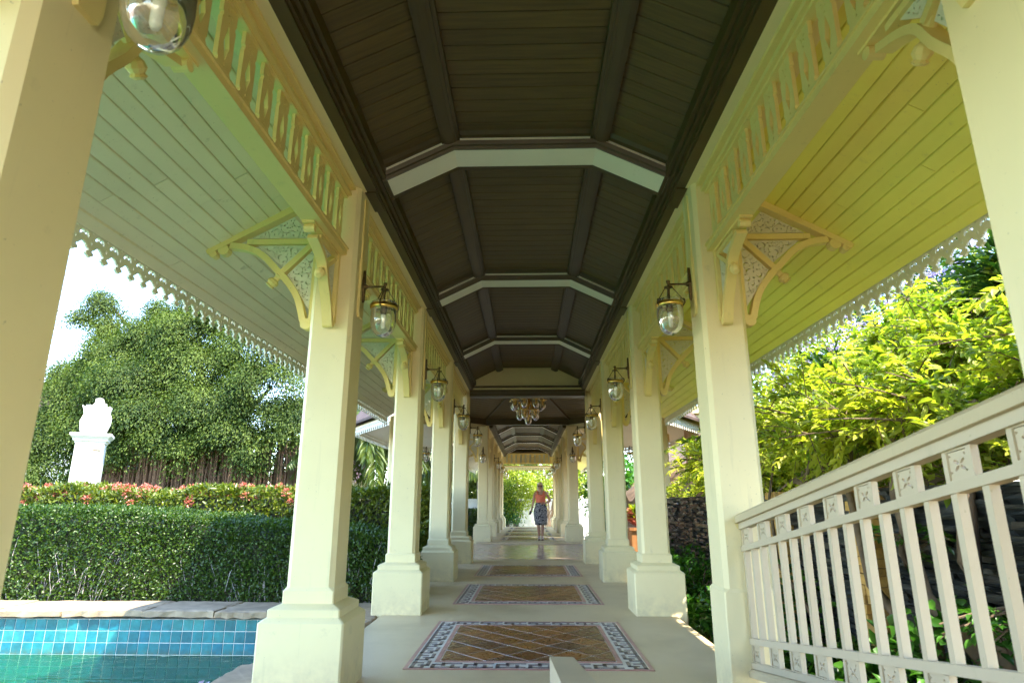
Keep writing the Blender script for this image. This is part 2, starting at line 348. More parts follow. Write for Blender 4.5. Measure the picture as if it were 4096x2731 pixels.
def mat_inlay(y0, y1, z, detail=True):
    xo = .895; root = part('tile_inlay', MB().box(-xo, xo, y0, y1, z+.0, z+.004), 'band', floor)
    e = MB()                                   # pink outer line
    for a in ((-xo-.03, -xo, y0-.03, y1+.03), (xo, xo+.03, y0-.03, y1+.03), (-xo, xo, y0-.03, y0), (-xo, xo, y1, y1+.03)): e.box(a[0], a[1], a[2], a[3], z, z+.005)
    bw = .165; ix = xo-bw-.01; iy0 = y0+bw+.01; iy1 = y1-bw-.01; t = .035
    for a in ((-ix, -ix+t, iy0, iy1), (ix-t, ix, iy0, iy1), (-ix+t, ix-t, iy0, iy0+t), (-ix+t, ix-t, iy1-t, iy1)): e.box(a[0], a[1], a[2], a[3], z, z+.006)
    part('pink_line', e, 'pink', root)
    # meander key
    k = MB(); zz = z+.0065; c = .0165
    bits = ["11111110", "10000010", "10111010", "10101011", "10100001", "11101111"]
    def unit(fn):
        for r, row in enumerate(bits):
            j = 0
            while j < 8:
                if row[j] == '1':
                    j2 = j
                    while j2 < 8 and row[j2] == '1': j2 += 1
                    q = [fn(j*c, r*.024), fn(j2*c, r*.024), fn(j2*c, r*.024+.0245), fn(j*c, r*.024+.0245)]
                    k.add([(a, b, zz) for a, b in q], [(0, 1, 2, 3)]); j = j2
                else: j += 1
    # continuous fret: T bars
    def fret(fn, L):
        n = max(1, round(L/.23)); s = L/n; w_ = .028
        for i in range(n):
            b0 = i*s
            R = [(0, s-.02, .012, .012+w_), (0, w_, .012, .115), (s*.30, s*.30+w_, .062, .150), (s*.30, s-.015, .150-w_, .150), (s*.60, s*.60+w_, .012, .100), (s*.02, s*.42, .087, .087+w_)]
            for a, b, p, q in R:
                v = [fn(b0+a, p), fn(b0+b, p), fn(b0+b, q), fn(b0+a, q)]
                k.add([(x, y, zz) for x, y in v]+[(x, y, z+.003) for x, y in v], [(0, 1, 2, 3), (4, 5, 1, 0), (5, 6, 2, 1), (6, 7, 3, 2), (7, 4, 0, 3)])
                zz_ = 0
    LY = y1-y0-.01; LX = 2*xo-2*bw
    fret(lambda a, p: (-xo+p, y0+a), LY); fret(lambda a, p: (xo-p, y0+a), LY)
    fret(lambda a, p: (-xo+bw+a, y0+p), LX); fret(lambda a, p: (-xo+bw+a, y1-p), LX)
    o = part('key_border', k, 'key', root); o['kind'] = 'stuff'
    # diamond tiles
    gx0, gx1, gy0, gy1 = -ix+t+.005, ix-t-.005, iy0+t+.005, iy1-t-.005
    part('grout_bed', MB().box(gx0, gx1, gy0, gy1, z, z+.0055), 'grout', root)
    nx = 4; dx = (gx1-gx0)/nx; ny = max(1, round((gy1-gy0)/dx)); dy = (gy1-gy0)/ny; cache = {}
    js = MB()
    for i in range(0, 2*nx+1):
        for j in range(0, 2*ny+1):
            if (i+j) % 2 == 0: continue
            cx, cy_ = gx0+i*dx/2, gy0+j*dy/2; gsc = .955
            P = [(max(gx0+.004, min(gx1-.004, cx+a*dx/2*gsc)), max(gy0+.004, min(gy1-.004, cy_+b*dy/2*gsc))) for a, b in ((1, 0), (0, 1), (-1, 0), (0, -1))]
            key = tuple(round(q, 3) for a in P for q in (a[0]-cx, a[1]-cy_))
            if detail:
                if key not in cache:
                    mb = MB(); n = 4; lo = [(a-cx, b-cy_) for a, b in P]; s_ = .965
                    mb.add([(a, b, 0) for a, b in lo]+[(a*s_, b*s_, .005) for a, b in lo], [(4, 5, 6, 7)]+[(q, (q+1) % 4, 4+(q+1) % 4, 4+q) for q in range(4)])
                    cache[key] = mb.mesh('tile')
                link('tile', cache[key], 'brown_tile', root, loc=(cx, cy_, z+.004))
            else:
                js.prism(P, lambda u, v, t: (u, v, t), z+.004, z+.008)
    if not detail: part('tiles', js, 'brown_tile', root)['kind'] = 'stuff'
for y0, y1 in ((4.975, 6.83), (8.03, 9.90), (11.07, 12.95)): mat_inlay(y0, y1, .0005)
for i in range(4): mat_inlay(FARY[i]+.55, FARY[i]+2.35, FZ+.0005, False)

# ------------------------------------------------------------------ columns
def col_meshes():
    pl = MB().sq(0, 0, [(.276, .012, -.12), (.28, .012, -.11), (.28, .012, .435), (.272, .012, .443), (.24, .01, .466)])
    cp = MB().sq(0, 0, [(.236, .008, .464), (.238, .008, .466), (.238, .008, .508), (.232, .008, .515), (.178, .006, .539)])
    sh = MB().sq(0, 0, [(.172, .008, .536), (.172, .008, .612), (.172, .010, .618), (.160, .030, .640), (.160, .030, 3.60)])
    sh2 = MB().sq(0, 0, [(.172, .008, -.1), (.172, .008, .612), (.172, .010, .618), (.160, .030, .640), (.160, .030, 3.60)])
    return pl.mesh('plinth'), cp.mesh('plinth_cap'), sh.mesh('shaft'), sh2.mesh('shaft')
PLM, CPM, SHM, SHM2 = col_meshes()
# bracket, in a 2D frame (u away from the shaft, v up), transverse one measured on the first columns
def inset(tri, d):
    c = (sum(p[0] for p in tri)/3, sum(p[1] for p in tri)/3); return [(c[0]+(p[0]-c[0])*d, c[1]+(p[1]-c[1])*d) for p in tri]
def fretpanel(tri, seed, th):
    rnd = random.Random(seed); holes = []; pts = []
    def inside(p, m):
        s = []
        for i in range(len(tri)):
            a, b = tri[i], tri[(i+1) % len(tri)]; L = math.hypot(b[0]-a[0], b[1]-a[1]); s.append(((b[0]-a[0])*(p[1]-a[1])-(b[1]-a[1])*(p[0]-a[0]))/L)
        return all(q > m for q in s) or all(q < -m for q in s)
    xs = [p[0] for p in tri]; ys = [p[1] for p in tri]
    for _ in range(2600):
        r = rnd.choice((.024, .020, .015, .011, .008)); p = (rnd.uniform(min(xs), max(xs)), rnd.uniform(min(ys), max(ys)))
        if inside(p, r+.004) and all(math.hypot(p[0]-q[0], p[1]-q[1]) > r+q[2]+.002 for q in pts):
            pts.append((*p, r)); a = rnd.uniform(0, 6.28)
            if r > .014: holes.append(crescent(p[0], p[1], r, a, 4.2, r*.55))
            else: holes.append(ell(p[0], p[1], r, r*.5, a, 7))
    return fill2d([tri]+holes, th)
def bracket_parts(scale_u, scale_v, tip_v, small=False):
    """returns list of (name, V, F) in (u, v, w)"""
    out = []
    f = lambda u, v, t: (u, v, t)
    if not small:
        T = .035
        mb = MB()
        # top arm following the soffit
        mb.prism([(.0, .60+.30), (.0, .54+.30), (.915, .02+.0), (.90, .085)], f, -T, T)
        # leg
        mb.prism([(0, .84), (.055, .80), (.055, .02), (.02, -.03), (0, -.03)], f, -T, T)
        arc_o = [(.80, .075), (.70, .055), (.60, .015), (.47, -.03-.02), (.36, -.13), (.25, -.245), (.16, -.37), (.10, -.50)]
        arc_i = [(.05, -.50), (.11, -.36), (.20, -.215), (.315, -.095), (.44, .0), (.58, .06), (.70, .095), (.80, .115)]
        return mb, arc_o, arc_i
MEM = {}
def strip(mb, pts, w_, T, f):
    for i in range(len(pts)-1):
        a, b = Vector(pts[i]), Vector(pts[i+1]); d = (b-a).normalized(); n = Vector((-d.y, d.x))*w_/2
        mb.prism([tuple(a-n), tuple(b-n+d*w_*.15), tuple(b+n+d*w_*.15), tuple(a+n)], f, -T, T)
def build_bracket(pts, T):
    """pts dict of key points in (u,v). returns list of (partname, MB or (V,F))"""
    f = lambda u, v, t: (u, v, t); P = pts; res = []
    fr = MB(); strip(fr, [P['legtop'], P['legbot']], P['w'], T, f); strip(fr, [P['root'], P['tip']], P['w'], T*1.06, f)
    A = [Vector(q) for q in P['arch']]; A = [A[0]*2-A[1]]+A+[A[-1]*2-A[-2]]; cv_ = []
    for i in range(1, len(A)-2):
        for t in (0, .33, .67): cv_.append(.5*((2*A[i])+(A[i+1]-A[i-1])*t+(2*A[i-1]-5*A[i]+4*A[i+1]-A[i+2])*t*t+(3*A[i]-A[i-1]-3*A[i+1]+A[i+2])*t**3))
    cv_.append(A[-2]); hw = P['w']*.45; R_ = []
    for i, c in enumerate(cv_):
        d = (cv_[min(i+1, len(cv_)-1)]-cv_[max(i-1, 0)]).normalized(); n = Vector((-d.y, d.x))*hw; tt = T*.9
        R_.append([(c.x-n.x, c.y-n.y, -tt), (c.x+n.x, c.y+n.y, -tt), (c.x+n.x, c.y+n.y, tt), (c.x-n.x, c.y-n.y, tt)])
    fr.rings(R_); strip(fr, [P['hub'], P['bar']], P['w']*.8, T*.82, f); strip(fr, [P['hub'], P['fin0']], P['w']*.8, T*.74, f)
    res.append(('frame', fr))
    # scrolls
    sc = MB()
    for c, r in P['scroll']:
        sc.lathe([(r*.2, -T), (r, -T*.9), (r, T*.9), (r*.2, T)], (c[0], c[1], 0), (0, 0, 1), 10)
    res.append(('scroll', sc))
    a, b = Vector((*P['fin0'], 0)), Vector((*P['fin1'], 0)); L = (b-a).length; s = P['fs']
    fn = MB().lathe([(.026*s, -.02), (.026*s, L*.15), (.036*s, L*.2), (.022*s, L*.3), (.020*s, L*.45), (.034*s, L*.55), (.040*s, L*.72), (.026*s, L*.85), (.034*s, L*.93), (.018*s, L*1.0)], a, b-a, 10)
    res.append(('finial', fn))
    for i, tri in enumerate(P['panels']): res.append(('fret_panel', fretpanel(tri, 5+i, T*.7)))
    return res
BIGP = dict(w=.055, legtop=(.03, .90), legbot=(.03, .0), root=(.0, 1.09), tip=(.915, .585), arch=[(.74, .635), (.60, .615), (.47, .55), (.36, .44), (.25, .325), (.16, .19), (.10, .0)],
            hub=(.06, .665), bar=(.60, .665), fin0=(.31, .40), fin1=(.405, .295), fs=1.15,
            scroll=[((.79, .60), .045), ((.87, .565), .03), ((.075, -.02), .045)],
            panels=[[(.09, .70), (.57, .70), (.25, .885)], [(.13, .635), (.52, .635), (.30, .45)], [(.06, .61), (.26, .39), (.07, .10)]])
# pedestal frame: origin at the shaft outer face, z = 2.53
SMALP = dict(w=.04, legtop=(.02, .55), legbot=(.02, .0), root=(.0, .545), tip=(.60, .545), arch=[(.50, .47), (.36, .42), (.27, .36), (.21, .25), (.12, .12), (.06, -.02)],
             hub=(.03, .50), bar=(.42, .50), fin0=(.235, .36), fin1=(.33, .25), fs=.95, scroll=[((.56, .50), .028), ((.05, -.02), .03)],
             panels=[[(.08, .515), (.40, .515), (.26, .40)], [(.05, .47), (.20, .33), (.05, .12)]])
def to_mesh(item, fn, name):
    if isinstance(item, MB): V, F = item.v, item.f
    else: V, F = item
    m = bpy.data.meshes.new(name); m.from_pydata([fn(*v) for v in V], [], [tuple(q) for q in F]); m.update(); return m
BIGM = {s: [(n, to_mesh(it, (lambda u, v, w_, s=s: (s*(.160+u), w_, 2.53+v)), n)) for n, it in build_bracket(BIGP, .035)] for s in (-1, 1)}
SMALM = {s: [(n, to_mesh(it, (lambda u, v, w_, s=s: (w_, s*(.160+u), 2.475+v)), n)) for n, it in build_bracket(SMALP, .04)] for s in (-1, 1)}
def column(x, y, z, side, label, plinth=True, front=True, back=True, big=True, far=False):
    t = thing('column', label, 'column', (x, y, z), 0, 'columns of the covered walkway')
    if plinth: link('plinth', PLM, 'cream', t); link('plinth_cap', CPM, 'cream', t); link('shaft', SHM, 'cream', t)
    else: link('shaft', SHM2, 'cream', t)
    def br(ms, mat):
        b = link('bracket', ms[0][1], mat, t)
        for n, m in ms[1:]: link(n, m, 'white' if n == 'fret_panel' else mat, b)
    if big: br(BIGM[side], 'trim')
    if front: br(SMALM[-1], 'trim')
    if back: br(SMALM[1], 'trim')
    if side:
        cb = MB().box(-side*.160-.0, -side*.172, -.035, .035, 3.02, 3.55); link('cover_strip', cb.mesh('cover_strip'), 'trim', t)
        cb = MB().sq(0, 0, [(.07, .01, 0), (.07, .01, .02)]); 
        bb = MB().prism([(-.055, 2.60), (-.04, 2.56), (.04, 2.56), (.055, 2.60), (.055, 3.0), (.04, 3.03), (-.04, 3.03), (-.055, 3.0)], lambda u, v, q: (q, u, v), -side*.160, -side*.180)
        link('back_board', bb.mesh('back_board'), 'trim', t)
    return t
for s in (-1, 1):
    for i, k in enumerate(NEAR):
        nm = 'nearest' if i == 0 else ORD[i]
        ext = {(-1, 0): 'cut off by the left edge of the photo', (1, 0): 'cut off by the right edge of the photo', (-1, 1): 'beside the pool corner', (1, 1): 'where the sloping white railing ends',
               (-1, 2): 'with chipped plinth before the clipped hedge', (1, 2): 'with a streak of sun on its plinth', (-1, 3): 'with hedge leaves touching it', (1, 3): 'near the slate wall end',
               (-1, 4): 'last before the maroon hall floor', (1, 4): 'last before the maroon hall floor'}[(s, i)]
        column(s*XC, yk(k), 0, s, '%s cream column of the %s near row, %s' % (nm, SIDE[s], ext), plinth=not (k == -1 or (k == 0 and s == 1)), front=True, back=(k < 3))
    for i, y in enumerate(FARY):
        column(s*XC, y, FZ, s, '%s cream column of the %s far row%s' % (ORD[i] if i < 4 else 'last', SIDE[s], [', pinkish, just beyond the hall floor', ', behind the woman', '', ', towards the end wall', ', next to the end wall shrub'][i]), front=i > 0, back=True)
    for i, y in enumerate((15.65, 18.35)):
        column(s*3.35, y, 0, s, '%s cream column at the outer %s side of the chandelier hall' % (('front', 'rear')[i], SIDE[s]), big=False, front=False, back=False)

# ------------------------------------------------------------------ ceilings
PROF = [(-1.24, 3.655), (-.58, 3.983), (.58, 3.983), (1.24, 3.655)]
def prof_off(d):
    out = []
    for i, (x, z) in enumerate(PROF):
        ns = []
        for j in (i-1, i):
            if 0 <= j < 3:
                a, b = PROF[j], PROF[j+1]; L = math.hypot(b[0]-a[0], b[1]-a[1]); ns.append((-(b[1]-a[1])/L, (b[0]-a[0])/L))
        nx = sum(q[0] for q in ns)/len(ns); nz = sum(q[1] for q in ns)/len(ns); l2 = nx*nx+nz*nz
        out.append((x+nx*d/l2, z+nz*d/l2))
    return out
def sweep(sec, y, z=0, mb=None):
    mb = mb or MB(); offs = {d: prof_off(d) for _, d in sec}
    return mb.rings([[(offs[d][i][0], y+yy, z+offs[d][i][1]) for yy, d in sec] for i in range(4)])
def rib(y, z, par):
    r = part('rib', sweep([(0, 0), (.26, 0), (.26, .13), (0, .13)], y, z), 'ribwhite', par)
    part('strip', sweep([(-.056, .043), (-.056, .076), (-.001, .076), (-.001, .043)], y, z), 'ribwhite', r)
    m = sweep([(.0, -.004), (-.03, -.012), (-.04, .008), (-.058, .012), (-.07, .042), (.0, .042)], y, z)
    m.rings([[(prof_off(d)[i][0], y+yy, z+prof_off(d)[i][1]) for yy, d in [(.262, -.004), (.262, .06), (.30, .06), (.315, .02), (.29, -.012)]] for i in range(4)])
    part('moulding', m, 'darktrim', r)
    part('moulding', sweep([(-.04, .070), (-.10, .074), (-.13, .096), (-.04, .096)], y, z), 'darktrim', r)
    part('moulding', sweep([(.262, .07), (.262, .096), (.34, .096), (.33, .072)], y, z), 'darktrim', r)
    b = MB()
    for s in (-1, 1): b.box(min(s*1.20, s*1.285), max(s*1.20, s*1.285), y-.03, y+.30, z+3.585, z+3.70)
    part('end_block', b, 'darktrim', r)
CO = prof_off(.097)
def board_mesh(i, pitch):
    (xa, za), (xb, zb) = CO[i], CO[i+1]; L = math.hypot(xb-xa, zb-za); nx, nz = -(zb-za)/L, (xb-xa)/L; g_ = .0028; t = .02
    mb = MB(); 
    P = [(g_, .004), (g_+.004, 0), (pitch-g_-.004, 0), (pitch-g_, .004), (pitch-g_, t), (g_, t)]
    mb.rings([[(xa+nx*d, y, za+nz*d) for y, d in P], [(xb+nx*d, y, zb+nz*d) for y, d in P]]); return mb
def ceiling(name, y0, y1, z, ribs, boards, wob=False):
    c = struct(name, sweep([(0, .120), (y1-y0, .120), (y1-y0, .15), (0, .15)], y0, z), 'dark')
    if boards:
        ms = [board_mesh(i, .14).mesh('ceiling_board') for i in range(3)]
        yb0 = boards; y = yb0
        while y < y1-.1:
            for m in ms: link('ceiling_board', m, 'dark', c, loc=(0, y, z))
            y += .14
        y = yb0-.14; js = MB()
        while y > y0:
            for i in range(3):
                q = board_mesh(i, .14); js.add([(a, b+y, d+z) for a, b, d in q.v], q.f)
            y -= .14
        part('rear_boards', js, 'dark', c)['kind'] = 'stuff'
    else:
        js = MB(); y = y0
        while y < y1-.1:
            for i in range(3):
                q = board_mesh(i, .14); js.add([(a, b+y, d+z) for a, b, d in q.v], q.f)
            y += .14
        part('boards', js, 'dark', c)['kind'] = 'stuff'
    for s in (-1, 1):
        for a, b, dz0, dz1 in ((.53, .675, .052, .10), (.555, .655, .036, .052), (.58, .63, .026, .036)):
            mb = MB()
            P = [(s*a, z+3.983+dz0+.0), (s*b, z+3.983+dz0-(b-.58)*.35), (s*b, z+4.09-(b-.58)*.4), (s*a, z+4.09)]
            part('bend_moulding', mb.prism(P, lambda u, v, t: (u, t, v), y0, y1), 'darktrim', c)
        mb = MB()
        for a, b, c0, c1 in ((1.175, 1.29, 3.62, 3.74), (1.19, 1.285, 3.595, 3.62), (1.15, 1.19, 3.665, 3.76), (1.12, 1.15, 3.70, 3.79)):
            mb.box(min(s*a, s*b), max(s*a, s*b), y0, y1, z+c0, z+c1)
        part('edge_moulding', mb, 'darktrim', c)
    for y in ribs: rib(y, z, c)
    return c
c1 = ceiling('ceiling', -8.4, 13.18, 0, [4.432+BAY*k for k in range(-4, 3)], 2.53)  # unseen run behind the camera added to cut light on the near bays
c2 = ceiling('ceiling', 20.55, 33.5, FZ, [y+.0 for y in FARY[1:]], None)
# gable at the hall
gb = part('gable_panel', MB().prism([(-1.3, 3.655)]+prof_off(.15)+[(1.3, 3.655)], lambda u, v, t: (u, t, v), 13.181, 13.30), 'cream', c1)
mb = MB().box(-1.26, 1.26, 13.12, 13.34, 3.635, 3.675); mb.box(-1.26, 1.26, 13.20, 13.5, 3.46, 3.60); mb.box(-1.26, 1.26, 13.17, 13.5, 3.535, 3.60)
part('tie_beam', mb, 'darktrim', c1); part('tie_strip', MB().box(-1.26, 1.26, 13.16, 13.5, 3.602, 3.633), 'cream', c1)
# hall ceiling: eight slopes
hall = struct('ceiling'); HA = 3.35; AP = 4.72; RB = 3.93
def oc(a, i): R = a/math.cos(PI/8); t = PI/8+i*PI/4; return (R*math.cos(t), 17.0+R*math.sin(t))
js = MB(); nb = 22
for i in range(8):
    for j in range(nb):
        f0, f1 = 1-(j+.05)/nb, 1-(j+.95)/nb
        a0, b0, a1, b1 = oc(HA*f0, i), oc(HA*f0, i+1), oc(HA*f1+.001, i), oc(HA*f1+.001, i+1); z0 = AP+(RB-AP)*f0; z1 = AP+(RB-AP)*f1
        js.add([(*a0, z0), (*b0, z0), (*b1, z1), (*a1, z1), (*a0, z0+.03), (*b0, z0+.03), (*b1, z1+.03), (*a1, z1+.03)], [(0, 3, 2, 1), (4, 5, 6, 7), (0, 1, 5, 4), (2, 3, 7, 6)])
part('boards', js, 'dark', hall)['kind'] = 'stuff'
for i in range(8):
    a = oc(HA, i); part('hip_moulding', MB().tube([(a[0], a[1], RB-.01), (0, 17.0, AP-.01)], .045, 6), 'darktrim', hall)
    p = [oc(HA+.20, i), oc(HA+.20, i+1), oc(HA-.02, i+1), oc(HA-.02, i)]
    part('ring_beam', MB().prism(p, lambda u, v, t: (u, v, t), 3.74, 3.97), 'darktrim', hall)
    p = [oc(HA+.16, i), oc(HA+.16, i+1), oc(HA+.01, i+1), oc(HA+.01, i)]
    if i not in (1, 5): part('lintel', MB().prism(p, lambda u, v, t: (u, v, t), 3.55, 3.738), 'cream', hall)
    # slope backing
    a0, b0 = oc(HA+.3, i), oc(HA+.3, i+1)
    js = MB().add([(*a0, RB-.02), (*b0, RB-.02), (0, 17.0, AP+.06)], [(0, 1, 2)]); part('slope_backing', js, 'dark', hall)

# ------------------------------------------------------------------ lintels, friezes, eaves, roof
SL = .58
def slat_mesh(h=.44):
    w_ = .066; H = h/2; n = .009
    out = [(-w_, -H), (-w_, -H*.62), (-w_+n, -H*.60), (-w_+n, -H*.52), (-w_, -H*.48), (-w_, H*.48), (-w_+n, H*.52), (-w_+n, H*.60), (-w_, H*.62), (-w_, H)]
    out = out+[(-x, y) for x, y in out[::-1]]
    ho = [[(0, -H*.44), (.028, -.01), (0, H*.44), (-.028, -.01)]]
    for s in (-1, 1):
        cy_ = s*H*.74
        for a in range(5): t = a*2*PI/5+s*PI/2; ho.append(ell(.020*math.cos(t), cy_+.020*math.sin(t), .0105, .0045, t, 6))
        for q, tx in ((.93, 0), (.52, 0)): ho.append([(-.008, s*H*q-.006), (.008, s*H*q-.006), (0, s*H*q+.008)])
    return fill2d([out]+ho, .022)
SLV = slat_mesh()
SLX = to_mesh(SLV, lambda u, v, w_: (w_, u, v), 'slat'); SLY = to_mesh(SLV, lambda u, v, w_: (u, w_, v), 'slat')
def frieze(s, ya, yb, z, label):
    t = thing('fretwork_frieze', label, 'frieze', (s*1.42, (ya+yb)/2, z+3.06), 0, 'fretwork friezes between the columns')
    L = (yb-ya)/2; sx = s
    part('bottom_rail', MB().box(min(-s*.05, s*.085), max(-s*.05, s*.085), -L, L, -.045, -.002), 'trim', t)
    part('bottom_lip', MB().box(min(-s*.062, s*.0), max(-s*.062, s*.0), -L, L, -.002, .012), 'trim', t)
    c = MB()
    for a, b, z0, z1 in ((-.03, .03, .435, .455), (-.055, .03, .455, .485), (-.045, .03, .485, .505), (-.085, .03, .505, .53)): c.box(min(s*a, s*b), max(s*a, s*b), -L, L, z0, z1)
    part('cornice', c, 'trim', t)
    n = round((yb-ya)/.221)
    for i in range(n): link('slat', SLX, 'trim', t, loc=(0, -L+(i+.5)*2*L/n, .225))
for s in (-1, 1):
    for i in range(-1, 4):
        a, b = yk(i-1)+.16, yk(i)-.16
        w1 = 'before the nearest' if i == -1 else ('between the nearest and second' if i == 0 else 'between the %s and %s' % (ORD[i], ORD[i+1]))
        frieze(s, a, b, 0, 'cream fretwork frieze %s columns of the %s near row' % (w1, SIDE[s]))
    for i in range(4): frieze(s, FARY[i]+.16, FARY[i+1]-.16, FZ, 'small cream fretwork frieze between the %s and %s columns of the %s far row' % (ORD[i], ORD[i+1], SIDE[s]))
# lambrequin unit
def lam_unit():
    p = .148; v = lambda a, b: (a*p, -b*p)
    half = [(-.5, .62), (-.44, .58), (-.40, .66), (-.34, .62), (-.33, .74), (-.25, .70), (-.24, .82), (-.14, .80), (-.11, .92), (-.24, .98), (-.22, 1.10), (-.10, 1.14), (0, 1.24)]
    low = [v(*q) for q in half]+[v(-a, b) for a, b in half[-2::-1]]
    o = [v(.5, -.12), v(-.5, -.12)]+low
    ho = [[v(-.07, .10), v(0, -.04), v(.07, .10)], [v(-.05, .56), v(0, .47), (.05*p, -.56*p), v(0, .66)]]
    for s in (-1, 1):
        ho.append([v(s*.47, .12), v(s*.40, .08), v(s*.28, .14), v(s*.20, .28), v(s*.22, .38), v(s*.30, .36), v(s*.31, .30), v(s*.38, .26), v(s*.47, .30)])
    return fill2d([o]+ho, .018)
LV, LF = lam_unit()
def lam_strip(name, P0, P1, par, mat='white', z_top=2.935):
    a, b = Vector(P0), Vector(P1); d = b-a; n = max(1, round(d.length/.148)); st = d.length/n; d.normalize(); nr = d.cross(Vector((0, 0, 1)))
    V = []; F = []; U = LV
    for i in range(n):
        c = a+d*(st*(i+.5)); o = len(V)
        V += [tuple(c+d*(u*st/.148)+Vector((0, 0, v))+nr*w_) for u, v, w_ in U]; F += [tuple(q+o for q in f) for f in LF]
    m = bpy.data.meshes.new(name); m.from_pydata(V, [], F); m.update(); return link(name, m, mat, par)
def eave(s, y0, y1, z, label, detail, lam_seg=3.022):
    mat = 'soffit' if s < 0 else 'soffit_r_lit'
    t = thing('eave', label, 'eave', (0, 0, z))
    sof = lambda x: 3.75+SL*(1.45-x)
    part('soffit_backing', MB().prism([(s*1.6, sof(1.6)+.03), (s*2.93, sof(2.93)+.03), (s*2.93, sof(2.93)+.045), (s*1.6, sof(1.6)+.045)], lambda u, v, q: (u, q, v), y0, y1), mat, t)
    nb_ = 13; x0, x1 = 1.60, 2.80; w_ = (x1-x0)/nb_; rnd = random.Random(3+s)
    joined = MB(); cache = {}
    for i in range(nb_):
        a, b = x0+i*w_+.0035, x0+(i+1)*w_-.0035
        P = [(s*a, sof(a)+.004), (s*(a+.003), sof(a+.003)), (s*(b-.003), sof(b-.003)), (s*b, sof(b)+.004), (s*b, sof(b)+.02), (s*a, sof(a)+.02)]
        if detail:
            y = y0; off = rnd.uniform(.5, 3.4)
            while y < y1-.01:
                e = min(y1, y+(off if y == y0 else 3.6)); Lb = round(e-y-.004, 3); mb = MB().prism(P, lambda u, v, q: (u, q, v), 0, Lb)
                link('soffit_board', mb.mesh('soffit_board'), mat, t, loc=(0, y, rnd.uniform(0, .006))); y = e
        else: joined.prism(P, lambda u, v, q: (u, q, v), y0, y1)
    if not detail: part('soffit_boards', joined, mat, t)['kind'] = 'stuff'
    part('soffit_edge', MB().prism([(s*2.80, sof(2.80)-.006), (s*2.872, sof(2.872)-.006), (s*2.872, sof(2.872)+.03), (s*2.80, sof(2.80)+.03)], lambda u, v, q: (u, q, v), y0, y1), mat, t)
    part('fascia', MB().box(min(s*2.874, s*2.91), max(s*2.874, s*2.91), y0, y1, 2.935, 3.07), mat, t)
    lam_strip('fretwork_edging', (s*2.888, y0, 2.925), (s*2.888, y1, 2.925), t, 'white')
    # lintel over the friezes
    part('lintel', MB().box(min(s*1.27, s*1.60), max(s*1.27, s*1.60), y0, y1, 3.592, 3.95), 'cream', t)
    # roof slope
    part('roof_slope', MB().prism([(0, 5.2), (s*3.06, 3.02), (s*3.06, 3.10), (0, 5.30)], lambda u, v, q: (u, q, v), y0-.1, y1+.1), 'rooftile', t)
for s in (-1, 1):
    eave(s, -8.4, 12.5 if s < 0 else 12.9, 0, 'boarded cream eave with fretwork edging over the pool side' if s < 0 else 'boarded cream eave, yellow bounce light in its colour, with fretwork edging over the planted bank', True)  # eave and roof stretched unseen behind the camera to darken the near columns
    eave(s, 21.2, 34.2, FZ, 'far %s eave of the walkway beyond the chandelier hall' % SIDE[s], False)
for s in (-1, 1): part('lintel', MB().box(min(s*1.27, s*1.6), max(s*1.27, s*1.6), 12.502 if s < 0 else 12.902, 13.9, 3.592, 3.95), 'cream', hall)
for s in (-1, 1): part('lintel', MB().box(min(s*1.20, s*1.9), max(s*1.20, s*1.9), 20.56, 21.195, 3.662, 4.12), 'cream', hall)
# hall eave and roof
he = thing('hall_roof', 'low eight-sided roof and fretted eave round the chandelier hall', 'roof', (0, 0, 0))
def outv(a, i):
    i %= 8
    if i in (1, 2, 5, 6): sx = 1 if i in (1, 6) else -1; sy = 1 if i in (1, 2) else -1; k = (a-HA-.95); return (sx*(2.95+k*.5), 17+sy*(3.95+k*.8))
    return oc(a, i)
for i in (0, 2, 3, 4, 6, 7):
    a0, b0, a1, b1 = oc(HA+.15, i), oc(HA+.15, i+1), outv(HA+.95, i), outv(HA+.95, i+1)
    part('soffit_panel', MB().add([(*a0, 3.60), (*b0, 3.60), (*b1, 3.0), (*a1, 3.0), (*a0, 3.64), (*b0, 3.64), (*b1, 3.04), (*a1, 3.04)], [(0, 3, 2, 1), (4, 5, 6, 7), (1, 2, 6, 5), (0, 4, 7, 3), (2, 3, 7, 6)]), 'soffit', he)
    a2, b2, a3, b3 = outv(HA+1.1, i), outv(HA+1.1, i+1), oc(HA+.25, i), oc(HA+.25, i+1)
    part('lower_roof', MB().add([(*a2, 3.06), (*b2, 3.06), (*b3, 4.2), (*a3, 4.2), (*a2, 3.12), (*b2, 3.12), (*b3, 4.26), (*a3, 4.26)], [(0, 1, 2, 3), (7, 6, 5, 4), (0, 4, 5, 1)]), 'rooftile', he)
    lam_strip('fretwork_edging', (*outv(HA+.96, i), 2.99), (*outv(HA+.96, i+1), 2.99), he)
for i in range(8):
    part('upper_roof', MB().add([(*oc(HA+.25, i), 4.24), (*oc(HA+.25, i+1), 4.24), (0, 17, 6.0), (*oc(HA+.25, i), 4.3), (*oc(HA+.25, i+1), 4.3), (0, 17, 6.08)], [(0, 2, 1), (3, 4, 5), (0, 1, 4, 3)]), 'rooftile', he)
    part('upper_wall', MB().add([(*oc(HA+.2, i), 3.975), (*oc(HA+.2, i+1), 3.975), (*oc(HA+.2, i+1), 4.28), (*oc(HA+.2, i), 4.28)], [(0, 1, 2, 3)]), 'cream', he)
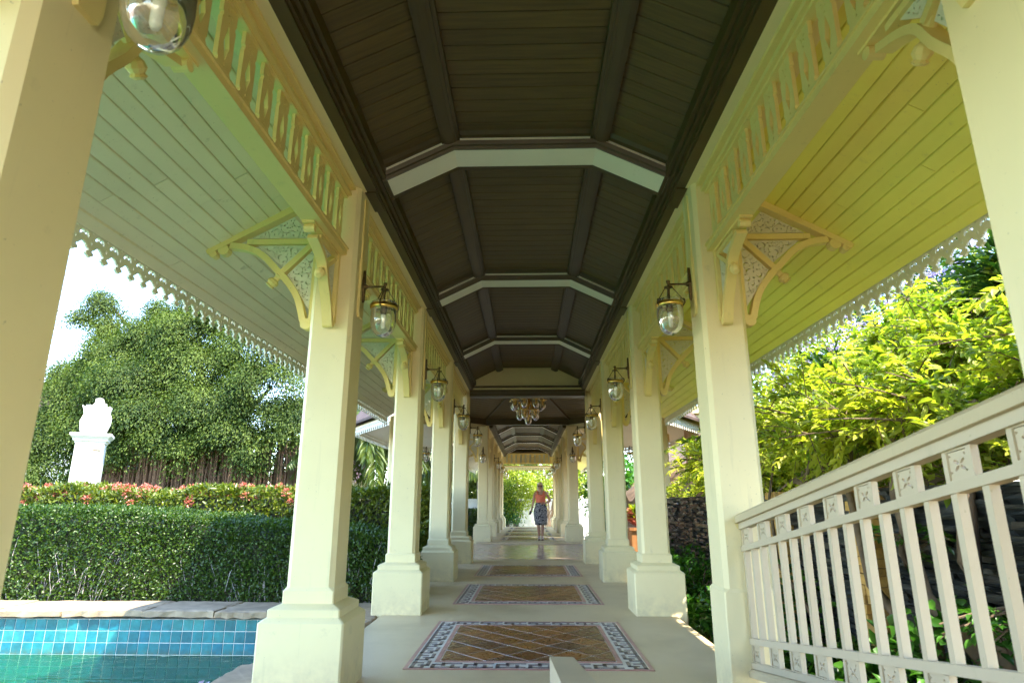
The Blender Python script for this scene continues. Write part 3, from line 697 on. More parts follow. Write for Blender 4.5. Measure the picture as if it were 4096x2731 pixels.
# far end frieze
t = thing('fretwork_frieze', 'cream fretwork frieze spanning the far open end above the shrub', 'frieze', (0, 33.3, 0))
part('bottom_rail', MB().box(-1.3, 1.3, -.04, .06, 3.27, 3.33), 'trim', t); part('cornice', MB().box(-1.3, 1.3, -.06, .06, 3.78, 3.84), 'trim', t)
for i in range(11): link('slat', SLY, 'trim', t, loc=(-1.25+i*.25, 0, 3.555), scale=(1.1, 1, 1.02))
part('back_panel', MB().box(-1.3, 1.3, .09, .12, 3.33, 3.80), 'wallwhite', t)
part('upper_board', MB().box(-1.3, 1.3, .06, .12, 3.84, 4.25), 'dark', t)
part('tie_beam', MB().box(-1.3, 1.3, -.12, -.02, 3.84, 3.93), 'darktrim', t)
lam_strip('fretwork_edging', (-1.6, .75, 3.12), (1.6, .75, 3.12), t)
part('end_soffit', MB().box(-1.6, 1.6, .1, .78, 3.14, 3.2), 'cream', t)

# ------------------------------------------------------------------ lanterns
def glass_prof(s=1.0):
    return [(.092*s,-.02*s),(.098*s,-.06*s),(.098*s,-.12*s),(.092*s,-.17*s),(.075*s,-.215*s),(.048*s,-.245*s),(.016*s,-.258*s),(.004*s,-.26*s)]
    return [(.090*s, .0), (.096*s, -.03*s), (.094*s, -.09*s), (.085*s, -.15*s), (.066*s, -.20*s), (.040*s, -.232*s), (.014*s, -.246*s), (.004*s, -.262*s)]
def lantern():
    t = thing('wall_lantern', 'x', 'lantern', (0, 0, 0), 0, 'glass lanterns on the columns')      # arm points +x, origin on the wall plate
    part('wall_plate', MB().prism([(-.012, -.115), (.0, -.13), (.012, -.115), (.018, -.06), (.026, 0), (.018, .07), (.010, .12), (0, .135), (-.010, .12), (-.018, .07), (-.026, 0), (-.018, -.06)], lambda u, v, q: (q, u, v), 0, .018), 'bronze', t)
    part('arm', MB().lathe([(.026, 0), (.022, .012), (.010, .03), (.008, .05), (.008, .165), (.012, .17)], (.012, 0, 0), (1, 0, 0), 10), 'bronze', t, True)
    part('stem', MB().lathe([(.014, .03), (.016, .02), (.010, 0), (.009, -.02), (.034, -.022), (.034, -.03), (.012, -.036), (.009, -.06), (.009, -.15), (.024, -.16), (.028, -.20), (.02, -.23)], (.175, 0, 0), (0, 0, 1), 10), 'bronze', t, True)
    part('ring', MB().rings([[(.175+r*math.cos(a), r*math.sin(a), z) for a in [2*PI*i/28 for i in range(28)]] for r, z in ((.098, -.165), (.106, -.155), (.106, -.185), (.098, -.19), (.098, -.165))], False), 'brass', t, True)
    for k in range(3):
        a = k*2*PI/3+.5; c, s_ = math.cos(a), math.sin(a)
        part('chain', MB().tube([(.175+.028*c, .028*s_, -.03), (.175+.06*c, .06*s_, -.075), (.175+.112*c, .112*s_, -.15)], .0038, 5), 'bronze', t)
        part('hook', MB().tube([(.175+.104*c, .104*s_, -.19), (.175+.118*c, .118*s_, -.17), (.175+.116*c, .116*s_, -.14), (.175+.108*c, .108*s_, -.135)], .006, 5), 'bronze', t)
        part('fin', MB().tube([(.175+.02*c, .02*s_, -.175), (.175+.10*c, .10*s_, -.172)], .006, 5), 'bronze', t)
    part('glass', MB().lathe([(.092, -.13), (.096, -.135)]+[(r, z-.15) for r, z in glass_prof()], (.175, 0, 0), (0, 0, 1), 24, False), 'glass', t, True)
    part('bulb', MB().lathe([(.018, -.22), (.02, -.25), (.017, -.26), (.017, -.33), (.010, -.345)], (.175, 0, 0), (0, 0, 1), 10), 'bulb', t, True)
    return t
L0 = lantern(); first = True
def place_lantern(x, y, z, rz, label):
    global first
    if first: L0.location = (x, y, z); L0.rotation_euler = (0, 0, rz); L0['label'] = label; first = False; return L0
    return dup(L0, (x, y, z), rz, label)
for s in (-1, 1):
    for i, k in enumerate(NEAR):
        if (s, k) != (1, -1): place_lantern(s*(XC-.18)+(.03 if k == -1 else 0), yk(k), 2.815+(.035 if k == -1 else 0), 0 if s < 0 else PI, 'brass and glass lantern on the inner face of the %s column, %s near row' % ('nearest' if i == 0 else ORD[i], SIDE[s]))
    for i, y in enumerate(FARY):
        if i: place_lantern(s*(XC-.18), y, 2.815+FZ, 0 if s < 0 else PI, 'small far lantern on the inner face of the %s column, %s far row' % (ORD[i], SIDE[s]))
    place_lantern(s*(XC-.0), FARY[0]-.16, 2.815+FZ, -PI/2, 'lantern facing the hall on the first column of the %s far row' % SIDE[s])
    place_lantern(s*3.19, 18.35, 2.815, 0 if s < 0 else PI, 'lantern on the outer rear column of the hall, %s side' % SIDE[s])
    place_lantern(s*3.19, 15.65, 2.815, 0 if s < 0 else PI, 'lantern on the outer front column of the hall, %s side' % SIDE[s])

# ------------------------------------------------------------------ chandelier
ch = thing('chandelier', 'brass chandelier of clear glass bells hanging over the maroon hall floor', 'chandelier', (.02, 17.0, 0))
part('rod', MB().tube([(0, 0, 4.7), (0, 0, 3.9)], .012), 'brass', ch)
part('hub', MB().lathe([(.01, 4.12), (.07, 4.06), (.05, 4.0), (.085, 3.93), (.05, 3.86), (.03, 3.78), (.045, 3.72), (.02, 3.62), (.015, 3.5)], (0, 0, 0), (0, 0, 1), 12), 'gold', ch, True)
gm = MB().lathe([(.118, .012), (.112, .0), (.104, -.02), (.104, -.10), (.094, -.16), (.070, -.215), (.035, -.25), (.006, -.262)], (0, 0, 0), (0, 0, 1), 20, False).mesh('glass_bell', True)
bm = MB().lathe([(.02, .05), (.045, .02), (.125, .008), (.125, -.002), (.03, -.02), (.02, -.06), (.03, -.09), (.012, -.14)], (0, 0, 0), (0, 0, 1), 14).mesh('brass_cap', True)
spots = [(.42*math.cos(a), .42*math.sin(a), 3.98) for a in [PI/6+i*PI/4 for i in range(8)]]+[(.24*math.cos(a), .24*math.sin(a), 3.70) for a in [.5+i*2*PI/5 for i in range(5)]]+[(0, 0, 3.56)]
for x, y, z in spots:
    b = link('glass_bell', gm, 'chglass', ch, loc=(x, y, z)); link('brass_cap', bm, 'brass', b)
    if z > 3.6: part('arm', MB().tube([(x, y, z+.05), (x*.8, y*.8, z+.12), (x*.35, y*.35, z+.06), (0, 0, z-.04)], .009, 5), 'brass', ch)

# ------------------------------------------------------------------ railing on the ramp
RX = 1.44; SLP = .154; zt = lambda y: 1.075+SLP*(4.37-y)
rl = thing('railing', 'white balustrade sloping up along the ramp in front of the slate wall', 'railing', (0, 0, 0))
ya, yb = 4.305, -2.2
def srail(z0, z1, x0, x1, name, chamf=0):
    P = [(x0, z0), (x1, z0), (x1, z1-chamf), (x1-chamf, z1), (x0+chamf, z1), (x0, z1-chamf)] if chamf else [(x0, z0), (x1, z0), (x1, z1), (x0, z1)]
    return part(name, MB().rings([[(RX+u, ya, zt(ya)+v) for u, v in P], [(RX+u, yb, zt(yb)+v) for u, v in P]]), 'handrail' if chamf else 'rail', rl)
srail(-.035, .022, -.050, .050, 'handrail', .018); srail(-.075, -.036, -.028, .028, 'top_rail')
srail(-.215, -.180, -.024, .024, 'upper_rail'); srail(-.775, -.740, -.024, .024, 'lower_rail'); srail(-.915, -.880, -.024, .024, 'bottom_rail'); srail(-.965, -.918, -.045, .045, 'base_rail', .015)
part('newel_cap', MB().tube([(RX, 4.315, zt(4.315)-.03), (RX, 4.37, zt(4.37)-.02)], [.05, .02], 8), 'trim', rl)
def flower_panel():
    a = .062; k = SLP
    sh_ = lambda pts: [(u, v-0*u) for u, v in pts]
    ho = []
    for i in range(4):
        t = PI/4+i*PI/2; ho.append(ell(.016*math.cos(t), .016*math.sin(t), .013, .006, t, 7))
        t = i*PI/2; ho.append(ell(.034*math.cos(t+PI/4), .034*math.sin(t+PI/4), .009, .004, t-PI/4, 6))
        ho.append([(.040*math.cos(t+PI/4)+dx, .040*math.sin(t+PI/4)+dy) for dx, dy in ((0, 0.006), (.007, .012), (.008, 0))])
    ho = [[(x*1.3, y*1.3) for x, y in h] for h in ho]
    return fill2d([[(-a*.8, -a), (a*.8, -a), (a*.8, a), (-a*.8, a)]]+[h for i, h in enumerate(ho) if i % 3 != 1], .012)
FPV = flower_panel()
SHR = lambda u, v, w_: (w_, u, v-SLP*u)
FPM = to_mesh(FPV, SHR, 'square_panel')
FRMM = to_mesh(fill2d([[(-.072, -.0725), (.072, -.0725), (.072, .0725), (-.072, .0725)], [(-.05, -.064), (.05, -.064), (.05, .064), (-.05, .064)]], .026), lambda u, v, w_: (w_, u, v-SLP*u), 'panel_frame')
y = 4.22
BALM = MB().prism([(-.015, -.262), (.015, -.262), (.015, .262), (-.015, .262)], lambda u, v, t: (t, u, v-SLP*u), -.0165, .0165).mesh('baluster')
STM = MB().prism([(-.018, -.0525), (.018, -.0525), (.018, .0525), (-.018, .0525)], lambda u, v, t: (t, u, v-SLP*u), -.02, .02)
i = 0; y = 4.275
while y > yb+.2:
    link('baluster', BALM, 'rail', rl, loc=(RX, y, zt(y)-.4775)); y -= .153
y = 4.235
while y > yb+.2:
    for dz, sc_ in ((-.1275, (1, 1, .72)), (-.8275, (1, 1, .72))):
        o = link('square_panel', FPM, 'rail', rl, loc=(RX, y, zt(y)+dz), scale=(1, 1, .72)); link('panel_frame', FRMM, 'rail', o, scale=(1, 1, 1))
    y -= .306
cb = MB().rings([[(x, yy, z) for yy, z in ((4.0, -.2), (4.0, .285), (3.985, .302), (0.3, .302+SLP*3.685), (.3, -.2))] for x in (.129, .140, .255, .266)])
cv = cb.v
tag(part('ramp_kerb', cb, 'rail'), 'low white sloping kerb wall in the middle of the ramp foot', 'kerb')

# ------------------------------------------------------------------ pool
pool = thing('pool', 'turquoise tiled pool left of the walkway', 'pool', (0, 0, 0))
b = MB().box(PX0-.3, PX1+.02, PY1+.006, PY1+.3, -1.6, -.10); b.box(PX1+.006, PX1+.35, PY0, PY1+.3, -1.6, -.1); b.box(PX0-.3, PX0, PY0, PY1, -1.6, -.1); b.box(PX0, PX1, PY0-.3, PY0, -1.6, -.1); b.box(PX0, PX1, PY0, PY1, -1.6, -1.15)
part('basin', b, 'grout', pool)
tm = MB().rings([[(x, -d, z) for x, z in ((-.0572+e, -.0582+e), (.0572-e, -.0582+e), (.0572-e, .0582-e), (-.0572+e, .0582-e))] for d, e in ((-.006, 0), (-.001, .0), (.001, .003))]).mesh('tile')
PT = .1225; rnd = random.Random(2)
for r in range(8):
    for c in range(37):
        x = PX1-.02-PT*(c+.5); z = -.10-.062-.1245*r
        link('tile', tm, 'pool_tile', pool, loc=(x, PY1+rnd.uniform(-.001, .001), z))
js = MB(); 
for r in range(8):
    for c in range(37, 96):
        x = PX1-.02-PT*(c+.5); z = -.162-.1245*r; js.box(x-.0565, x+.0565, PY1-.006, PY1, z-.0575, z+.0575)
    for c in range(24):
        yy = PY1-.02-PT*(c+.5); z = -.162-.1245*r; js.box(PX1-.002, PX1+.006, yy-.0565, yy+.0565, z-.0575, z+.0575)
part('side_tiles', js, 'pool_tile', pool)['kind'] = 'stuff'
js = MB()
for a in range(70):
    for b_ in range(40):
        x = PX1-.07-PT*a; yy = PY1-.07-PT*b_; js.add([(x-.056, yy-.056, -1.144), (x+.056, yy-.056, -1.144), (x+.056, yy+.056, -1.144), (x-.056, yy+.056, -1.144)], [(0, 1, 2, 3)])
part('bottom_tiles', js, 'pool_tile', pool)['kind'] = 'stuff'
wt = struct('water', MB().add([(PX0, PY0, -.475), (PX1, PY0, -.475), (PX1, PY1-.002, -.475), (PX0, PY1-.002, -.475)], [(0, 1, 2, 3)]), 'water')
cop = thing('pool_coping', 'rough sandstone flagstone edging round the pool under the hedge', 'stone edging', (0, 0, 0))
def flag(x0, x1, y0, y1, zt_, rnd):
    j = lambda a: rnd.uniform(-a, a); n = 9; top = []
    for (ax, ay, bx, by) in ((x0, y0, x1, y0), (x1, y0, x1, y1), (x1, y1, x0, y1), (x0, y1, x0, y0)):
        for i in range(n):
            f = i/n; amp = .012; top.append((ax+(bx-ax)*f+j(amp), ay+(by-ay)*f+j(amp*1.3), zt_+j(.006)))
    cx, cy_ = (x0+x1)/2, (y0+y1)/2; N_ = len(top); mb = MB()
    inn = [(cx+(p[0]-cx)*.93, cy_+(p[1]-cy_)*.93, zt_+.010+j(.004)) for p in top]; bot = [(p[0]+j(.008), p[1]+j(.01), zt_-.062+j(.008)) for p in top]
    vs = bot+top+inn; fs = [(i, (i+1) % N_, N_+(i+1) % N_, N_+i) for i in range(N_)]+[(N_+i, N_+(i+1) % N_, 2*N_+(i+1) % N_, 2*N_+i) for i in range(N_)]+[tuple(range(2*N_, 3*N_))]
    return mb.add(vs, fs)
rnd = random.Random(8); x = -1.78
while x > -9:
    w_ = rnd.uniform(.42, .95); part('flagstone', flag(x-w_, x-.012, 7.44+rnd.uniform(-.02, .02), 8.16, -.01+rnd.uniform(-.01, .008), rnd), 'coping', cop); x -= w_
y = 7.42
while y > 1.5:
    w_ = rnd.uniform(.45, .8); part('flagstone', flag(-2.16+rnd.uniform(-.03, .03), -1.66, y-w_, y-.012, -.012+rnd.uniform(-.01, .008), rnd), 'coping', cop); y -= w_
pit = MB(); rnd = random.Random(5)
for i in range(260):
    x = rnd.uniform(-2.6, -1.64); y = rnd.uniform(7.45, 8.3) if i % 2 else rnd.uniform(7.0, 8.1); r = rnd.uniform(.012, .035)
    if y < 8.17 and x < -1.8: continue
    pit.lathe([(r*.3, -r*.6), (r, 0), (r*.3, r*.6)], (x, y, -.03), (rnd.uniform(-.4, .4), rnd.uniform(-.4, .4), 1), 6)
tag(part('gravel', pit, 'gravel'), 'loose brown pebbles in the gap beside the second left plinth', 'gravel', kind='stuff')
struct('gravel_bed', MB().box(-2.2, -1.615, -2, 12.2, -.3, -.05), 'gravel')
# frangipani petals floating
P = RS.uniform(-1, 1, (14, 3))*[.12, .05, .0]+[-3.02, 6.35, -.468]
fl = leafobj('floating_petals', [leaves(P, RS.normal(size=(14, 3))*[1, 1, .25], .07, .04, RS.rand(14), .3)], 'pale'); tag(fl, 'white petals and a dry leaf floating on the pool water', 'petals')

# ------------------------------------------------------------------ hedges
def curve_top(x): return .74+.38*min(1, max(0, (-x-1.6)/4.2))**.8
def hedge(name, label, x0, x1, y0, y1, topf, n, L, W, mat, yoff=lambda x: 0, twigs=260, zb=-.28, lum=(0, 1)):
    t = thing(name, label, 'hedge', ((x0+x1)/2, (y0+y1)/2, GZ)); ox, oy = (x0+x1)/2, (y0+y1)/2
    sx = x1-x0; core = MB(); m = 24
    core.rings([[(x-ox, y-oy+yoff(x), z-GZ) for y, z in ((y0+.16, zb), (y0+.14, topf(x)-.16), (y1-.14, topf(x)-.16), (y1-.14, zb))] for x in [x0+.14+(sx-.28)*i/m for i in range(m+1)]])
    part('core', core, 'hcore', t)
    A = [sx*1.4, sx*(y1-y0), 1.4*(y1-y0)*1.6]; tot = sum(A); Ps, Ns = [], []
    for a, kind in zip(A, 'fte'):
        k = int(n*a/tot); u = RS.rand(k); v = RS.rand(k); dep = np.abs(RS.normal(size=k))*.055
        x = x0+sx*u; tz = np.array([topf(q) for q in x]) if kind != 'e' else None
        if kind == 'f': z = zb+(tz-zb)*v; P = np.stack([x, y0+dep+.03*np.sin(x*3.1+z*4), z], 1); Nn = np.tile([0, -1, .25], (k, 1))
        elif kind == 't': P = np.stack([x, y0+(y1-y0)*v, tz-dep+.02*np.sin(x*7)], 1); Nn = np.tile([0, -.25, 1], (k, 1))
        else:
            z = zb+(topf(x1)-zb)*u; P = np.stack([x1-dep+.03*np.sin(z*9), y0+(y1-y0)*v, z], 1); Nn = np.tile([1, -.2, .25], (k, 1))
        # round the shoulders
        P[:, 1] += np.array([yoff(q) for q in P[:, 0]])
        Ps.append(P); Ns.append(Nn)
    P = np.concatenate(Ps); Nn = np.concatenate(Ns); k = len(P); P = P+RS.normal(size=(k, 3))*.02
    dens = np.sin(P[:, 0]*5.3+P[:, 2]*3)*np.sin(P[:, 2]*6.1-P[:, 0]*2.2+P[:, 1]*3); keep = (dens > -.75) | (RS.rand(k) < .55)
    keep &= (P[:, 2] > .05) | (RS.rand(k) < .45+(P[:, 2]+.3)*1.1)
    P, Nn = P[keep], Nn[keep]; k = len(P)
    D = Nn*.45+RS.normal(size=(k, 3))*.65+np.array([0, 0, .25]); upv = Nn+RS.normal(size=(k, 3))*.5
    tint = np.clip(RS.beta(1.6, 3, k)*(lum[1]-lum[0])+lum[0], 0, 1)
    off = np.array([ox, oy, GZ])
    leafobj('foliage', [leaves(P-off, D, L*RS.uniform(.6, 1.25, k), W*RS.uniform(.7, 1.2, k), tint, .22, up=upv)], mat, t)['kind'] = 'stuff'
    tw = MB()
    for _ in range(twigs):
        x = random.uniform(x0, x1); y = y0+random.uniform(.03, .16)+yoff(x); z = random.uniform(zb, .25); l = random.uniform(.15, .6); a = random.uniform(-.5, .5)
        tw.tube([(x-ox, y-oy, z-GZ), (x-ox+a*l*.5, y-oy-.02, z-GZ+l*.6), (x-ox+a*l, y-oy+.03, z-GZ+l)], [.006, .005, .003], 4)
    part('twigs', tw, 'palebark', t)['kind'] = 'stuff'
    return t
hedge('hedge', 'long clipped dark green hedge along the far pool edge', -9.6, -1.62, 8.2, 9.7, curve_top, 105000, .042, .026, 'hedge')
hi = hedge('ixora_hedge', 'higher looser hedge with red flower heads behind the clipped hedge', -13.5, -1.75, 10.7, 12.3, lambda x: 1.40+.06*math.sin(x*2.1)+.04*math.sin(x*5.3), 50000, .10, .04, 'ixora', lum=(.15, 1.3), twigs=60)
# flower heads
P = []; D = []
for _ in range(230):
    x = -12.5+random.random()**1.25*8.6; y = random.uniform(10.65, 11.8); z = 1.42+random.uniform(-.12, .05) if y > 10.75 else random.uniform(1.15, 1.42)
    c = np.array([x, y, z]); d = nrm(RS.normal(size=(46, 3))+[0, -.3, .7]); P.append(c+d*RS.uniform(.03, .075, (46, 1))); D.append(d+RS.normal(size=(46, 3))*.5)
P = np.concatenate(P); D = np.concatenate(D); off = np.array(hi.location)
leafobj('flower_heads', [leaves(P-off, D, .04, .03, RS.rand(len(P)), .2)], 'flower', hi)['kind'] = 'stuff'
hedge('hedge', 'low dark hedge beside the far left columns beyond the hall', -4.6, -2.1, 23.5, 31, lambda x: .95, 9000, .09, .05, 'hedge', twigs=20)

# ------------------------------------------------------------------ flame-topped gate pillar
gp = thing('gate_pillar', 'white square garden pillar crowned by a carved flame', 'pillar', (-9.5, 13.2, GZ), math.radians(30))
gp.scale = (.88, .88, 1)
part('shaft', MB().sq(0, 0, [(.30, .01, 0), (.30, .01, 2.76)]), 'white', gp)
part('capital', MB().sq(0, 0, [(.32, .01, 2.762), (.32, .01, 2.79), (.36, .01, 2.82), (.36, .01, 2.85), (.43, .01, 2.92), (.43, .01, 2.97)]), 'white', gp)
flp = [(a*.95, b*.95) for a, b in [(-.26, 0), (-.31, .12), (-.33, .30), (-.27, .46), (-.30, .58), (-.34, .66), (-.22, .61), (-.13, .52), (-.14, .66), (-.09, .69), (-.07, .72), (-.03, .68), (.0, .78), (.06, .84), (.12, .79), (.16, .68), (.19, .72), (.20, .58), (.27, .66), (.33, .62), (.30, .50), (.35, .40), (.35, .24), (.29, .08), (.26, 0)]]
fm = MB()
for rz in (0, PI/2, PI/4, -PI/4):
    c, s_ = math.cos(rz), math.sin(rz); k = 1 if rz in (0, PI/2) else .82
    fm.prism(flp, lambda u, v, q: (u*k*c-q*s_, u*k*s_+q*c, 2.97+v), -.07, .07)
fm.lathe([(.22, 2.97), (.26, 3.12), (.27, 3.3), (.2, 3.5), (.05, 3.6)], (0, 0, 0), (0, 0, 1), 12)
part('flame_finial', fm, 'white', gp)
part('plate', MB().box(.08, .24, -.306, -.30, 2.60, 2.63), 'bronze', gp)

# ------------------------------------------------------------------ banyan and other trees
def canopy(cs, n_sub, per, sub_r, L, W, tint_c, hang=.5, off=(0, 0, 0)):
    Ps, Ds, Ts, Us = [], [], [], []
    for (cx, cy_, cz, rx, ry, rz, wt_) in cs:
        k = int(n_sub*wt_); d = nrm(RS.normal(size=(k, 3))); d[:, 1] = np.where(d[:, 1] > .35, -d[:, 1], d[:, 1])
        rr = RS.uniform(.72, 1.08, (k, 1)); C = np.array([cx, cy_, cz])+d*rr*[rx, ry, rz]
        for c, dd in zip(C, d):
            m = int(per*RS.uniform(.6, 1.3)); q = RS.normal(size=(m, 3))*[sub_r, sub_r, sub_r*.62]; r2 = (q[:, 0]**2+q[:, 1]**2)/sub_r**2
            q[:, 2] -= r2*sub_r*.28; P = c+q; base = RS.uniform(*tint_c)
            Ps.append(P); Ds.append(nrm(q+dd*.3)*.6+RS.normal(size=(m, 3))*.35+np.array([0, 0, -hang])); Ts.append(np.clip(base+RS.normal(size=m)*.16, 0, 1)); Us.append(nrm(q)*.5+dd*.6+np.array([0, 0, .7]))
    P = np.concatenate(Ps); k = len(P)
    return leaves(P-np.array(off), np.concatenate(Ds), L*RS.uniform(.6, 1.3, k), W*RS.uniform(.7, 1.2, k), np.concatenate(Ts), .25, up=np.concatenate(Us))
bt = thing('banyan_tree', 'large banyan tree with drooping foliage and brown aerial roots behind the hedges', 'tree', (-12.5, 23.5, GZ))
cl = [(-16.3, 22.5, 4.9, 1.9, 1.6, 1.2, .8), (-15.2, 22.3, 6.4, 1.3, 1.6, .9, .6), (-16.0, 22.4, 7.6, .45, .5, .9, .25), (-16.5, 22.4, 8.9, .5, .4, .35, .16), (-17.2, 22.4, 8.3, .4, .35, .2, .08), (-17.4, 22.6, 6.1, .8, .8, .5, .25),
      (-14.1, 22.2, 7.2, 1.1, 1.2, .8, .5), (-13.9, 22.2, 8.3, .5, .6, .55, .2), (-12.7, 22.1, 8.6, .45, .5, .7, .2), (-12.6, 22.0, 7.3, 1.1, 1.5, .8, .5), (-11.2, 21.8, 8.0, 1.0, 1.2, .8, .4), (-11.9, 21.6, 5.9, 1.7, 1.6, .9, .8), (-14.0, 21.4, 5.4, 1.5, 1.6, .8, .7),
      (-9.7, 21.4, 6.6, 1.5, 1.6, .9, .6), (-9.0, 21, 5.2, 1.4, 1.5, .9, .6), (-11.0, 20.9, 4.6, 1.5, 1.3, .7, .6), (-13.2, 20.9, 4.2, 1.3, 1.3, .6, .5), (-15.4, 21.6, 4.0, 1.2, 1.2, .6, .45), (-17.2, 21.8, 3.7, 1.1, 1.2, .9, .45),
      (-8.0, 21.4, 7.0, 1.2, 1.2, .9, .35), (-8.2, 21.2, 4.0, 1.0, 1.2, .7, .4), (-10.2, 20.6, 3.7, .9, .8, .45, .25), (-12.3, 20.6, 3.5, .8, .8, .4, .2), (-16.6, 21.5, 2.4, 1.0, 1.0, .6, .3), (-9.1, 20.4, 3.0, .5, .5, .5, .12), (-11.4, 20.3, 2.9, .35, .4, .5, .08), (-13.9, 20.5, 3.1, .5, .5, .4, .1)]
off = tuple(bt.location)
leafobj('foliage', [canopy(cl, 130, 230, .27, .09, .045, (.0, 1.0), .5, off)], 'banyan', bt)['kind'] = 'stuff'
tr = MB(); rnd = random.Random(4)
for i in range(46):
    x = rnd.uniform(-15.8, -8.2); y = rnd.uniform(21.8, 24.2); r = rnd.uniform(.05, .16)
    tr.tube([(x-off[0], y-off[1], 0), (x+rnd.uniform(-.15, .15)-off[0], y-off[1], 1.8), (x+rnd.uniform(-.4, .4)-off[0], y-off[1], 3.9)], [r*1.3, r, r*.8], 7)
for c in cl:
    a = Vector((-12.2+rnd.uniform(-1.5, 1.5), 23, 2.6)); e = Vector(c[:3]); mid = a.lerp(e, .5)+Vector((rnd.uniform(-.4, .4), .3, .3)); O = Vector(off)
    tr.tube([a-O, mid-O, e-O], [.2, .12, .05], 6)
part('trunk', tr, 'bark', bt)
rs = MB()
for i in range(900):
    x = rnd.triangular(-15.5, -7.9, -11.2); y = rnd.uniform(20.6, 22.6); zt_ = rnd.uniform(2.0, 3.6); zb_ = rnd.choice((-.3, rnd.uniform(.2, 1.4))); r = rnd.uniform(.008, .028); dx = rnd.uniform(-.06, .06)
    rs.tube([(x-off[0], y-off[1], zt_-off[2]), (x+dx-off[0], y-off[1], (zt_+zb_)/2-off[2]), (x+dx*.4-off[0], y-off[1], zb_-off[2])], [r, r*1.2, r*.6], 4, False)
part('aerial_roots', rs, 'root', bt)['kind'] = 'stuff'
def bush(name, label, cat, c, r, n_sub, per, sub, L, W, mat, tint=(.1, .8), hang=.1, flowers=None, trunk=None):
    t = thing(name, label, cat, (c[0], c[1], GZ)); of = (c[0], c[1], GZ)
    leafobj('foliage', [canopy([(c[0], c[1], c[2], r[0], r[1], r[2], 1)], n_sub, per, sub, L, W, tint, hang, of)], mat, t)['kind'] = 'stuff'
    if flowers:
        k = flowers[1]; d = nrm(RS.normal(size=(k, 3))); d[:, 1] = -np.abs(d[:, 1]); C = np.array([c[0]-of[0], c[1]-of[1], c[2]-of[2]])+d*r*1.02; C = np.repeat(C, 8, 0)+RS.normal(size=(k*8, 3))*.05
        leafobj('blossom', [leaves(C, RS.normal(size=(k*8, 3)), flowers[2], flowers[2]*.7, RS.rand(k*8), .2)], flowers[0], t)['kind'] = 'stuff'
    s = MB()
    for _ in range(7):
        a = random.uniform(0, 6.28); s.tube([(0, 0, 0), (r[0]*.3*math.cos(a), r[1]*.3*math.sin(a), (c[2]-GZ)*.6), (r[0]*.7*math.cos(a), r[1]*.7*math.sin(a), (c[2]-GZ)+r[2]*.3)], [.05, .035, .015], 5)
    part('stems', s, 'bark', t)
    return t
bush('dark_shrub', 'dark spiky shrub behind the flame pillar by the white fence', 'shrub', (-12.6, 17.2, .75), (1.5, .8, .85), 60, 60, .25, .30, .035, 'dense', (0, .35))
bush('shrub', 'pale yellow-green shrub below the palm, left gap between columns', 'shrub', (-8.3, 26, 1.9), (1.6, 1, 1.6), 60, 60, .25, .14, .08, 'shrub', (.3, 1))
bush('blossom_shrub', 'twiggy shrub with pinkish white blossom beneath the palm', 'shrub', (-6.6, 24.5, 1.7), (1.6, 1, 1.3), 30, 25, .3, .12, .05, 'dry', (.3, 1), flowers=('pale', 160, .12))
bush('bromeliad_clump', 'straw coloured spiky clump at the foot of the palm', 'plant', (-5.9, 21.5, 1.15), (.9, .6, .55), 30, 40, .2, .30, .03, 'dry', (.2, 1), hang=-.3)
# palm
def frond(base, d, L, droop, n=46):
    t = np.linspace(.12, 1, n); d = np.array(d)/np.linalg.norm(d); P = np.array(base)+np.outer(t*L, d)+np.outer(t**2*L*droop, [0, 0, -1.])
    tan = nrm(np.gradient(P, axis=0)); side = nrm(np.cross(tan, [0, 0, 1.])); Ps, Ds, Ls = [], [], []
    for s in (-1, 1):
        Ps.append(P); Ds.append(side*s*.8+tan*.5+np.array([0, 0, -.65])); Ls.append(L*.34*np.sin(np.clip(t*PI*.92+.15, 0, PI))**.6+.05)
    Ps = np.concatenate(Ps); return leaves(Ps, np.concatenate(Ds), np.concatenate(Ls), L*.028, np.clip(RS.normal(size=len(Ps))*.2+.5, 0, 1), .1, droop=.9), [tuple(q) for q in P]
def palm(loc, h, L, nf, label, seed):
    t = thing('palm_tree', label, 'palm', loc); rnd = random.Random(seed); lv = []; st = MB()
    part('trunk', MB().tube([(0, 0, 0), (.06, 0, h*.5), (.0, 0, h)], [.14, .11, .10], 10), 'palebark', t)
    for i in range(nf):
        a = i*2.4+rnd.uniform(-.2, .2); e = rnd.uniform(-.25, 1.0); l, P = frond((0, 0, h), (math.cos(a), math.sin(a), e), L*rnd.uniform(.8, 1.1), .95-e*.2); lv.append(l); st.tube([(0, 0, h)]+P[::6], .018, 4)
    leafobj('fronds', lv, 'palm', t)['kind'] = 'stuff'; part('frond_stems', st, 'palm', t)
    return t
palm((-5.75, 22.6, GZ), 4.35, 3.2, 26, 'slim palm tree with pale trunk between the second and third left columns', 1)
palm((-9.5, 30, GZ), 6.2, 3.4, 18, 'tall palm tree further back on the left', 2)
palm((-2.9, 36.5, GZ), 3.2, 2.2, 14, 'short palm beyond the far left columns', 3)
# masses behind
bush('tree', 'broad green tree far behind the palm', 'tree', (-5.5, 40, 6.5), (6.5, 3, 5.5), 260, 60, .6, .28, .16, 'banyan', (.1, .9))
bush('tree', 'dark low tree mass showing between the aerial roots of the banyan', 'tree', (-14.5, 29, 2.2), (7, 1.2, 2.4), 330, 60, .55, .22, .12, 'banyan', (.0, .5))
bush('tree', 'dark green tree beyond the banyan on the far left', 'tree', (-27, 42, 4.5), (8, 3, 4.0), 200, 60, .6, .28, .16, 'banyan', (.0, .6))

